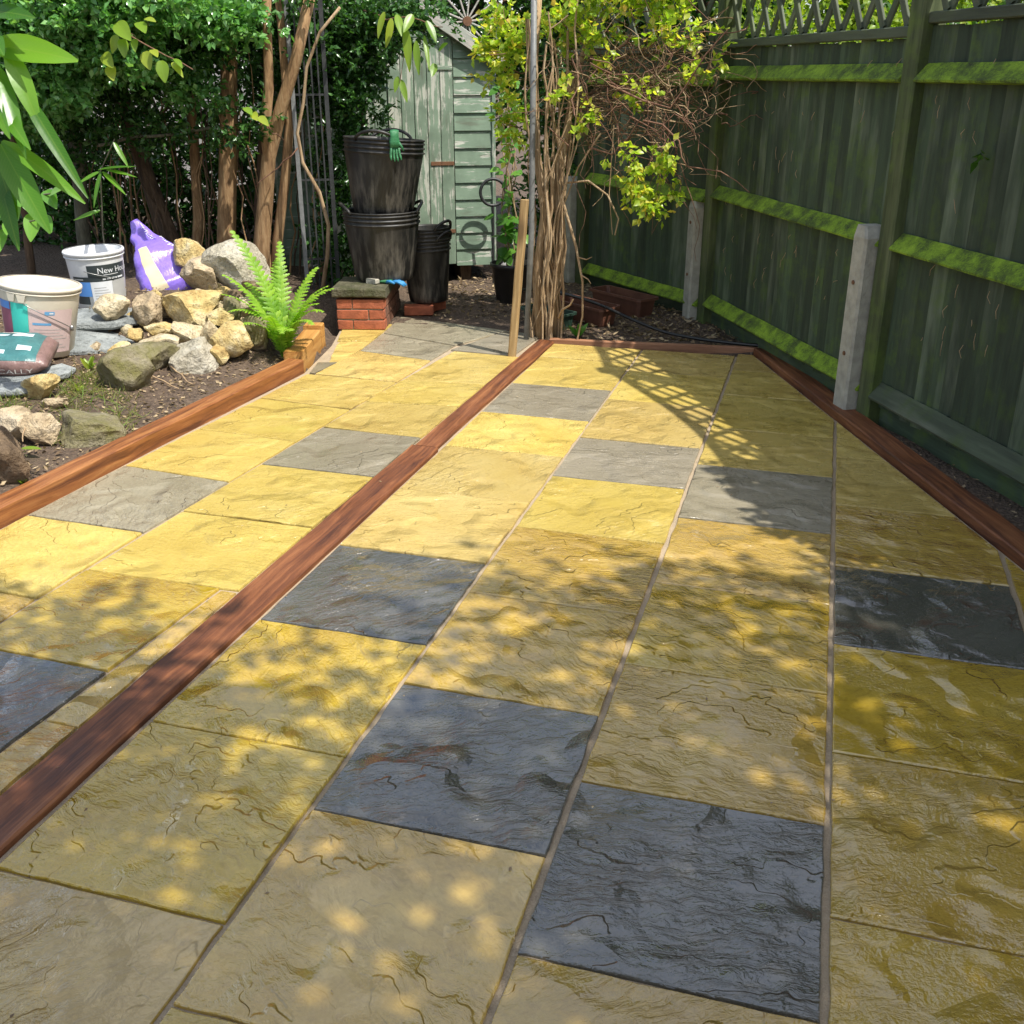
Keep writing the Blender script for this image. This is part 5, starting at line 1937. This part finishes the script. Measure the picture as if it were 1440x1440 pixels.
# hanging dead stems
hang = [([(-1.66, 6.68, 1.0), (-1.60, 6.66, .82), (-1.52, 6.62, .62), (-1.46, 6.58, .40), (-1.45, 6.56, .18), (-1.48, 6.55, .02)], .011, .006),
        ([(-1.64, 6.7, .95), (-1.60, 6.68, .6), (-1.62, 6.66, .35), (-1.70, 6.62, .15)], .008, .005),
        ([(-1.50, 6.6, .55), (-1.44, 6.58, .54), (-1.40, 6.57, .56)], .005, .002), ([(-1.47, 6.58, .44), (-1.42, 6.56, .42), (-1.40, 6.56, .39)], .005, .002),
        ([(-1.60, 6.66, 1.0), (-1.45, 6.62, 1.02), (-1.32, 6.6, .94), (-1.24, 6.58, .80), (-1.26, 6.58, .70)], .007, .004),
        ([(-1.30, 6.62, 1.35), (-1.31, 6.6, .95), (-1.28, 6.6, .7)], .004, .002), ([(-1.38, 6.62, 1.30), (-1.52, 6.64, 1.1), (-1.62, 6.66, .85)], .006, .004),
        ([(-1.62, 6.6, .15), (-1.58, 6.52, .22), (-1.52, 6.5, .26), (-1.50, 6.5, .30)], .009, .005)]
multi('hanging_stem', hang, M_STEM, vine, 6)
arms = [([(-1.11, 6.55, 1.38), (-.99, 6.53, 1.36), (-.88, 6.5, 1.27), (-.86, 6.5, 1.18), (-.82, 6.48, 1.13), (-.72, 6.46, 1.12), (-.62, 6.44, 1.11), (-.52, 6.42, 1.06), (-.44, 6.4, 1.0)], .006, .0025),
        ([(-1.32, 6.6, 1.57), (-1.12, 6.58, 1.49), (-.95, 6.55, 1.45), (-.86, 6.54, 1.58), (-.76, 6.52, 1.74), (-.64, 6.5, 1.87)], .007, .004),
        ([(-1.45, 6.6, 1.22), (-1.3, 6.6, 1.18), (-1.2, 6.58, 1.28), (-1.12, 6.55, 1.4)], .006, .004),
        ([(-1.2, 6.6, 1.4), (-1.02, 6.55, 1.32), (-.92, 6.52, 1.42), (-.80, 6.5, 1.36)], .005, .003)]
for i in range(26):
    x, z = rg.uniform(-1.65, -.75), rg.uniform(1.25, 1.65)
    arms.append((wander((x, rg.uniform(6.5, 6.8), z), (x + rg.uniform(-.15, .28), rg.uniform(6.45, 6.7), z - rg.uniform(.2, .75)), 9, .07, 1300 + i), rg.uniform(.002, .004), .0012))
multi('long_shoot', arms, M_STEMD, vine, 6)
paths = []
for i in range(300):
    c = Vector((rg.gauss(-1.26, .30), rg.gauss(6.86, .13), rg.gauss(1.60, .20)))
    d = Vector((rg.gauss(0, 1), rg.gauss(0, .7), rg.gauss(-.1, .7))).normalized() * rg.uniform(.12, .34)
    paths.append((wander(c - d, c + d, 10, .07, 900 + i), rg.uniform(.0020, .0045), .0014))
multi('tangle', paths[:150], M_STEMD, vine, 4)
multi('tangle', paths[150:], M_STEM, vine, 4)
mobj('leaves', crown_mesh('leaves', 41, [(-1.70, 6.80, 1.92, .22, .14, .12, 1.2), (-1.25, 6.85, 2.10, .35, .2, .12, 1.2), (-.95, 6.85, 1.92, .18, .14, .12, 1.1), (-1.64, 6.55, 1.52, .06, .05, .06, 1.3), (-2.06, 6.80, 1.80, .14, .12, .22, 2.2), (-1.98, 6.70, 1.42, .07, .07, .24, 2.0), (-1.42, 6.75, 1.80, .12, .1, .08, 1.0), (-1.46, 6.60, 1.36, .05, .05, .10, 1.4), (-.82, 6.8, 1.66, .10, .1, .12, .6), (-1.18, 6.66, 1.52, .06, .06, .08, .9), (-1.2, 6.95, 2.3, .7, .3, .15, .8)],
                          560, 9, .048, .036, L_VINE, .09, .2), None, None, vine)
mobj('hanging_leaves', crown_mesh('hanging_leaves', 42, [(-1.13, 6.48, 1.03, .055, .05, .12, 1.6), (-1.06, 6.46, .92, .06, .05, .07, 1.8), (-.97, 6.5, 1.20, .06, .05, .10, 1.0), (-.93, 6.5, 1.00, .03, .03, .12, 1), (-.97, 6.48, .86, .03, .03, .05, 1), (-.84, 6.46, 1.02, .04, .04, .03, .4), (-1.31, 6.56, 1.16, .03, .03, .06, .8), (-1.16, 6.50, 1.22, .03, .03, .1, 1), (-.70, 6.45, .98, .03, .03, .03, .4), (-1.0, 6.5, .62, .015, .015, .12, .5)],
                                  78, 8, .044, .034, L_VINE, .06, .1, hang=.5), None, None, vine)

# ------------------------------------------------------------------ potted climber by the shed
pl = (-2.28, 7.72, 0)
pot = thing('plant_pot', pl, 'black plastic pot holding a leafy green climber in front of the shed', 'pot')
mb = MB()
mb.lathe([(0, .0), (.105, 0), (.112, .006), (.150, .265), (.160, .268), (.163, .30), (.155, .303), (.147, .298), (.142, .25), (0, .25)], 36)
mb.obj('body', M_POT, pot, T(pl), True)
mb = MB()
n = 30
mb.add([(0, 0, .262)] + [(.143 * math.cos(2 * math.pi * k / n), .143 * math.sin(2 * math.pi * k / n), .255) for k in range(n)], [(0, 1 + k, 1 + (k + 1) % n) for k in range(n)])
mb.obj('soil', M_SOIL, pot, T(pl))
cl = thing('climber', (pl[0], pl[1], .26), 'fresh green heart-leaved climber growing from the black pot', 'climber')
rg = random.Random(55)
stems = []
for i in range(6):
    a = (-2.28 + rg.uniform(-.06, .06), 7.72 + rg.uniform(-.06, .06), .26)
    b = (-2.24 + rg.uniform(-.16, .10), 7.58 + rg.uniform(-.1, .1), rg.uniform(1.2, 1.85))
    stems.append((wander(a, b, 12, .08, 70 + i), .006, .003))
multi('stem', stems, M_STEM, cl, 5)
meshes = [big_leaf_mesh(1.0, .86, .12, .15, .58, 7, seed=s) for s in range(4)]
for m_ in meshes:
    m_.materials.append(L_POT)
for i in range(92):
    pts = stems[i % 6][0]
    f = rg.uniform(.06, 1) if i % 3 else rg.uniform(.05, .45)
    p = pts[int(f * 12)] + Vector((rg.uniform(-.05, .05), rg.uniform(-.09, .02), rg.uniform(-.04, .04)))
    d = Vector((rg.uniform(-1, .9), rg.uniform(-.9, .25), rg.uniform(-.7, .2)))
    s = rg.uniform(.055, .105)
    M = frame(p, d, Vector((rg.uniform(-.2, .4), rg.uniform(-.7, -.1), 1))) @ Matrix.Scale(s, 4)
    mobj('leaf', meshes[i % 4], None, M, cl)


# ------------------------------------------------------------------ troughs, hose
def trough(loc, rz, L, W, H, mat, label, tilt=0):
    t = thing('planter_trough', loc, label, 'planter', 'plastic planter troughs')
    M = T(loc) @ RZ(rz) @ RX(tilt)
    mb = MB()

    def ring(l, w, z):
        c = .02
        return [(-l / 2 + c, -w / 2, z), (l / 2 - c, -w / 2, z), (l / 2, -w / 2 + c, z), (l / 2, w / 2 - c, z), (l / 2 - c, w / 2, z), (-l / 2 + c, w / 2, z), (-l / 2, w / 2 - c, z), (-l / 2, -w / 2 + c, z)]
    rings = [ring(L * .9, W * .8, 0), ring(L * .97, W * .95, H * .86), ring(L + .02, W + .02, H * .87), ring(L + .02, W + .02, H), ring(L - .01, W - .01, H), ring(L * .94, W * .88, H * .45)]
    vs = [p for r in rings for p in r]
    fs = [(r * 8 + k, r * 8 + (k + 1) % 8, (r + 1) * 8 + (k + 1) % 8, (r + 1) * 8 + k) for r in range(5) for k in range(8)]
    fs += [tuple(range(7, -1, -1))]
    mb.add(vs, fs)
    mb.obj('body', mat, t, M)
    mb = MB()
    mb.add([(x, y, H * .46) for x, y, _ in ring(L * .94, W * .88, 0)], [tuple(range(8))])
    mb.obj('soil', M_SOIL, t, M)


trough((-1.38, 7.62, 0.0), -38, .56, .19, .14, M_TERRA, 'terracotta coloured trough lying empty near the fence corner, behind another trough')
trough((-1.58, 7.26, 0.0), -35, .52, .18, .13, M_TERRA, 'terracotta coloured trough beside the foot of the vine', 3)
trough((-1.80, 7.02, -.01), -30, .40, .16, .12, M_TROUGHG, 'dark green trough half hidden behind the vine stems')
mb = MB()
hp = [(-2.05, 7.25, .19), (-1.85, 7.15, .22), (-1.62, 7.12, .19), (-1.42, 7.06, .15), (-1.20, 6.96, .09), (-.95, 6.86, .035), (-.70, 6.78, .025), (-.42, 6.70, .03), (-.20, 6.64, .045), (.05, 6.35, .03), (.14, 6.05, .03)]
pts = []
for i in range(len(hp) - 1):
    for k in range(5):
        pts.append(Vector(hp[i]).lerp(Vector(hp[i + 1]), k / 5))
for _ in range(3):
    pts = [pts[0]] + [(pts[i - 1] + pts[i] * 2 + pts[i + 1]) / 4 for i in range(1, len(pts) - 1)] + [pts[-1]]
mb.tube(pts, .0115, 8)
tag(mb.obj('hose', M_HOSE, None, None, True), 'black garden hose trailing over the leaf litter along the fence', 'hose')


# ------------------------------------------------------------------ litter, grass, small weeds
def litter(name, seed, n, region, size, mat, hfun, label, flat=.35):
    g = np.random.default_rng(seed)
    P = []
    while len(P) < n:
        x, y = g.uniform(region[0], region[1]), g.uniform(region[2], region[3])
        h = hfun(x, y)
        if h is None:
            continue
        P.append((x, y, h))
    P = np.array(P)
    n = len(P)
    P[:, 2] += g.uniform(.002, .014, n)
    D = unit(np.stack([g.normal(size=n), g.normal(size=n), g.normal(size=n) * flat], 1))
    N = unit(np.array([0, 0, 1.0]) + g.normal(size=(n, 3)) * .4)
    s = g.uniform(.4, 1.5, n) * size
    V, F = leaf_arrays(P, D, N, s, s * g.uniform(.18, .6, n), .15, .05)
    o = mobj(name, np_mesh(name, V, F, mat))
    tag(o, label, 'litter', kind='stuff')


def h_back(x, y):
    if y < 6.58 + (x + 1.66) * .10 + .06 or rt_side(x, y) > 1.6:
        return None
    return ground_h(x, y)


def h_right(x, y):
    r = rt_side(x, y)
    if r < .15 or r > .75:
        return None
    return ground_h(x, y)


def h_bed(x, y):
    if y > 6.0 or x > lerp_poly(LT, y) - .13:
        return None
    return ground_h(x, y)


def h_path(x, y):
    if y < 7.02 or x > -1.75 or x < -3.0:
        return None
    return ground_h(x, y)


litter('leaf_litter', 1, 2600, (-1.72, .3, 6.6, 8.3), .045, L_DRY, h_back, 'dry brown leaves and chips covering the soil between patio and fence')
litter('leaf_litter', 2, 900, (-.2, 2.2, 2.5, 6.6), .022, L_DRY, h_right, 'sparse dry scraps on the soil strip under the fence')
litter('bark_chips', 3, 9000, (-5.0, -3.0, 2.4, 6.0), .026, L_DRY, h_bed, 'fine brown bark chips and dry scraps over the soil bed')
litter('leaf_litter', 4, 1100, (-3.0, -1.7, 7.0, 8.7), .040, L_DRY, h_path, 'dry fallen leaves on the path before the shed')

g = np.random.default_rng(12)


def tuft(name, centers, n, L, W, mat, label, cat, spread=.05):
    P, D = [], []
    for c in centers:
        for _ in range(n):
            x, y = c[0] + g.normal() * spread, c[1] + g.normal() * spread
            P.append((x, y, ground_h(x, y) - .004))
            D.append((g.normal() * .8, g.normal() * .8, abs(g.normal()) * .6 + .25))
    P, D = np.array(P), unit(np.array(D))
    n = len(P)
    N = unit(g.normal(size=(n, 3)))
    s = g.uniform(.5, 1.2, n)
    V, F = leaf_arrays(P, D, N, L * s, W * s, .1, .25)
    o = mobj(name, np_mesh(name, V, F, mat))
    return tag(o, label, cat, kind='stuff')


tuft('dry_grass', [(-3.66, 4.45), (-3.70, 4.55), (-3.60, 4.35), (-3.55, 4.25), (-3.64, 4.30), (-3.40, 4.32), (-3.30, 3.80), (-3.36, 3.95), (-3.12, 3.95), (-3.62, 3.9), (-3.75, 3.98), (-3.5, 4.1), (-3.25, 4.15)], 70, .095, .004, L_GRASS, 'straggly dry grass among the rocks of the soil bed', 'grass')
WEED = [(-3.80, 4.66, .05, 'small bright green weed at the foot of the cream tub'), (-3.62, 4.33, .03, 'tiny green weed in the dry grass beside the mossy boulder'), (-3.83, 4.10, .028, 'tiny weed sprout beside the small dark slate'), (-3.12, 3.30, .03, 'small weed by the dark brown rock at the timber')]
for i, (x, y, s, lb) in enumerate(WEED):
    w = thing('weed', (x, y, ground_h(x, y)), lb, 'weed', 'small weeds in the soil bed')
    r = random.Random(i)
    for k in range(11):
        a = r.uniform(0, 6.28)
        z = ground_h(x, y)
        leaf_obj((x, y, z), (x + math.cos(a) * s * r.uniform(.6, 1.2), y + math.sin(a) * s * r.uniform(.6, 1.2), z + s * r.uniform(.5, 1.6)), s * .5, L_YOUNG, w, 700 + i * 20 + k, .2, .7)
fl_ = thing('fallen_leaf', (-3.27, 3.53, .10), 'bright green fallen leaf on the soil beside the split tan rock', 'leaf')
leaf_obj((-3.30, 3.52, .112), (-3.215, 3.545, .110), .045, L_YOUNG, fl_, 991, .05, .8, (0, 0, 1))
# weed plant at the vine's foot
vw = thing('weed', (-1.50, 6.66, .01), 'low glossy green seedling at the foot of the vine', 'weed', 'small weeds in the soil bed')
for k in range(10):
    r = random.Random(k)
    a = r.uniform(0, 6.28)
    leaf_obj((-1.50, 6.66, .02), (-1.50 + math.cos(a) * .07, 6.66 + math.sin(a) * .05, .05 + r.uniform(0, .06)), .035, L_POT, vw, 800 + k, .2, .7)
# dry sticks on the bed
for i, (p0, p1, lb) in enumerate([((-3.55, 4.72, .15), (-3.22, 4.62, .085), 'long dry twig lying on the soil before the whitish round rock'), ((-3.42, 4.86, .13), (-3.20, 4.72, .085), 'short dry twig beside the whitish round rock'), ((-3.36, 3.88, .125), (-3.35, 3.80, .10), 'pale broken stick on the soil near the low mossy rock'), ((-3.43, 3.72, .19), (-3.34, 3.58, .12), 'dry stalk lying across the split tan rock')]):
    mb = MB()
    mb.tube(wander(p0, p1, 6, .012, 40 + i), [.005, .005, .0045, .004, .004, .003, .003], 5)
    tag(mb.obj('dry_twig', M_TWIG, None, None, True), lb, 'twig', 'dry twigs on the soil bed')

# ------------------------------------------------------------------ growth beyond the fence and shed
OUT = Vector((.885, .466, 0))
hb2 = thing('hedge', FP1 + FD * 1.2 + OUT * 1.0, 'yellow-green hedge growing beyond the trellis of the fence', 'hedge')
bl = []
for s, zz in ((-3.2, 1.9), (-2.0, 1.85), (-.6, 1.8), (.6, 1.85), (1.8, 1.9), (2.9, 2.0), (3.9, 2.1)):
    c = FP1 + FD * s + OUT * .95
    bl.append((c.x, c.y, 1.35, .7, .6, zz - 1.0))
for s in (-3.4, -2.7, -2.0, -1.5):
    c = FP1 + FD * s + OUT * .42
    bl.append((c.x, c.y, 2.0, .35, .28, .66, 4.0))
mobj('foliage', crown_mesh('foliage', 51, bl[4:7], 900, 11, .055, .036, L_LIME, .12, .45), None, None, hb2)
mobj('foliage', crown_mesh('foliage', 52, bl[:4] + bl[7:], 2600, 11, .055, .036, L_MID, .12, .45), None, None, hb2)
multi('stem', [(wander((b[0], b[1], 0), (b[0] + .1, b[1], 1.5), 5, .05, int(b[0] * 10)), .03, .015) for b in bl], M_BARKD, hb2)
for i, (c, rr, lb) in enumerate([((-1.4, 10.6, 2.2), (1.0, .8, 1.3), 'leafy tree filling the corner beyond the fence behind the vine'), ((-3.9, 11.6, 2.6), (1.5, 1.0, 1.5), 'dark leafy tree rising behind the shed roof'), ((.9, 9.8, 2.0), (1.0, .8, 1.2), 'pale green tree beyond the fence corner'), ((-2.6, 12.0, 2.0), (1.3, .9, 1.6), 'mid green tree between the shed and the fence corner')]):
    tr = thing('tree', (c[0], c[1], 0), lb, 'tree', 'trees beyond the fence')
    limb('trunk', wander((c[0], c[1], -.05), (c[0] + .1, c[1], c[2] + .4), 8, .08, i), .11, .05, M_BARKD, tr, 10)
    multi('limb', [(wander((c[0], c[1], c[2] - .6), (c[0] + rr[0] * math.cos(a) * .8, c[1] + rr[1] * math.sin(a) * .8, c[2] + .3), 6, .06, int(a * 10)), .04, .012) for a in (0.3, 1.5, 2.6, 3.9, 5.1)], M_BARKD, tr)
    mobj('crown', crown_mesh('crown', 60 + i, [(c[0], c[1], c[2], rr[0], rr[1], rr[2]), (c[0] + .6, c[1] - .2, c[2] - .5, rr[0] * .6, rr[1] * .7, rr[2] * .6), (c[0] - .6, c[1], c[2] + .3, rr[0] * .6, rr[1] * .7, rr[2] * .6)],
                             1500, 11, .075, .05, (L_MID, L_DARK, L_LIME, L_MID)[i], .18, .35), None, None, tr)

# garden tree beside the patio that throws the dappled shade
st = thing('tree', (3.6, -.9, 0), 'spreading garden tree beyond the fence that dapples the patio with shade', 'tree')
limb('trunk', wander((3.6, -.9, -.05), (3.1, -.4, 3.6), 8, .12, 71), .13, .08, M_BARKD, st, 10)
SB = [(1.7, .55, 4.3, 1.15, 1.15, .5), (2.9, 1.2, 4.6, 1.0, 1.0, .55), (.6, .3, 4.2, 1.0, 1.0, .45), (2.4, -.6, 4.8, 1.3, 1.1, .6), (3.6, .4, 5.0, 1.1, 1.1, .6), (.9, -.8, 4.5, 1.1, 1.0, .5), (3.4, 2.0, 4.5, .8, .7, .4), (2.1, 2.0, 4.4, .8, .6, .35), (.1, 1.0, 4.3, .75, .7, .4), (-.5, .1, 4.4, .7, .7, .4)]
multi('limb', [(wander((3.15, -.45, 3.2), b[:3], 8, .12, 80 + i), .05, .015) for i, b in enumerate(SB)], M_BARKD, st, 6)
mobj('crown', crown_mesh('crown', 72, SB, 3900, 10, .082, .048, L_SHADE, .26, .1), None, None, st)

# straw and dead tendrils caught on the fence boards
def straw(pa, pb, seed, n, label):
    d = (pb - pa).normalized()
    L = (pb - pa).length
    inn = Vector((-d.y, d.x, 0))
    if inn.dot(Vector((-1, -.6, 0))) < 0:
        inn = -inn
    rng = random.Random(seed)
    mb = MB()
    for i in range(n):
        s = rng.uniform(.12, L - .12)
        z = rng.choice((1.56, 1.45, .82, .75, 1.2, .5, 1.72, .62)) + rng.uniform(-.10, .04)
        p = pa + d * s + inn * rng.uniform(.006, .014) + Vector((0, 0, z))
        q = p + d * rng.uniform(-.03, .03) + Vector((0, 0, -rng.uniform(.015, .07))) + inn * rng.uniform(0, .01)
        m = (p + q) / 2 + d * rng.uniform(-.015, .015) + inn * .006
        mb.tube([p, m, q], [.0012, .0016, .0008], 4, False)
    tag(mb.obj('straw', M_TWIG), label, 'straw', kind='stuff')


straw(FP1, FP2, 5, 45, 'pale dry straw caught on the fence between the two concrete spurs')
straw(FP0, FP1, 6, 45, 'pale dry straw caught on the fence right of the thick post')

# grit and tiny fallen bits on the paving
def h_patio(x, y):
    if rt_side(x, y) > -.03 or x < lerp_poly(LT, max(1, y)) + .06:
        return None
    return .001


litter('fallen_bits', 21, 260, (-2.9, 1.6, .9, 6.4), .010, L_DRY, h_patio, 'tiny dry leaf bits and grit scattered on the paving', .1)

# unseen climber added over the near trellis to block sun from the patio
tc_ = thing('climber', FP0 + OUT * .2, 'dense out-of-view climber added on the near trellis to shade the patio', 'climber')
bl = []
for q in (-1.75, -2.25, -2.8, -3.4, -3.9):
    c = FP1 + FD * q + OUT * .14
    bl.append((c.x, c.y, 2.22, .34, .20, .40))
mobj('foliage', crown_mesh('foliage', 91, bl, 620, 11, .075, .055, L_MID, .12, .1), None, None, tc_)
multi('stem', [(wander((b[0], b[1] + .02, 0), (b[0], b[1], 2.4), 8, .05, 300 + int(b[0] * 50)), .014, .006) for b in bl], M_BARKD, tc_)
ls = thing('shrub', (-2.25, 9.5, 0), 'low shaded shrub filling the gap between the shed and the fence corner', 'shrub')
limb('trunk', wander((-2.25, 9.5, -.03), (-2.2, 9.5, 1.1), 6, .05, 15), .03, .015, M_BARKD, ls)
mobj('crown', crown_mesh('crown', 92, [(-2.3, 9.5, .55, .45, .35, .5), (-2.2, 9.6, 1.3, .45, .35, .6), (-1.95, 9.2, .9, .25, .25, .6)], 520, 11, .06, .04, L_DARK, .12, .2), None, None, ls)
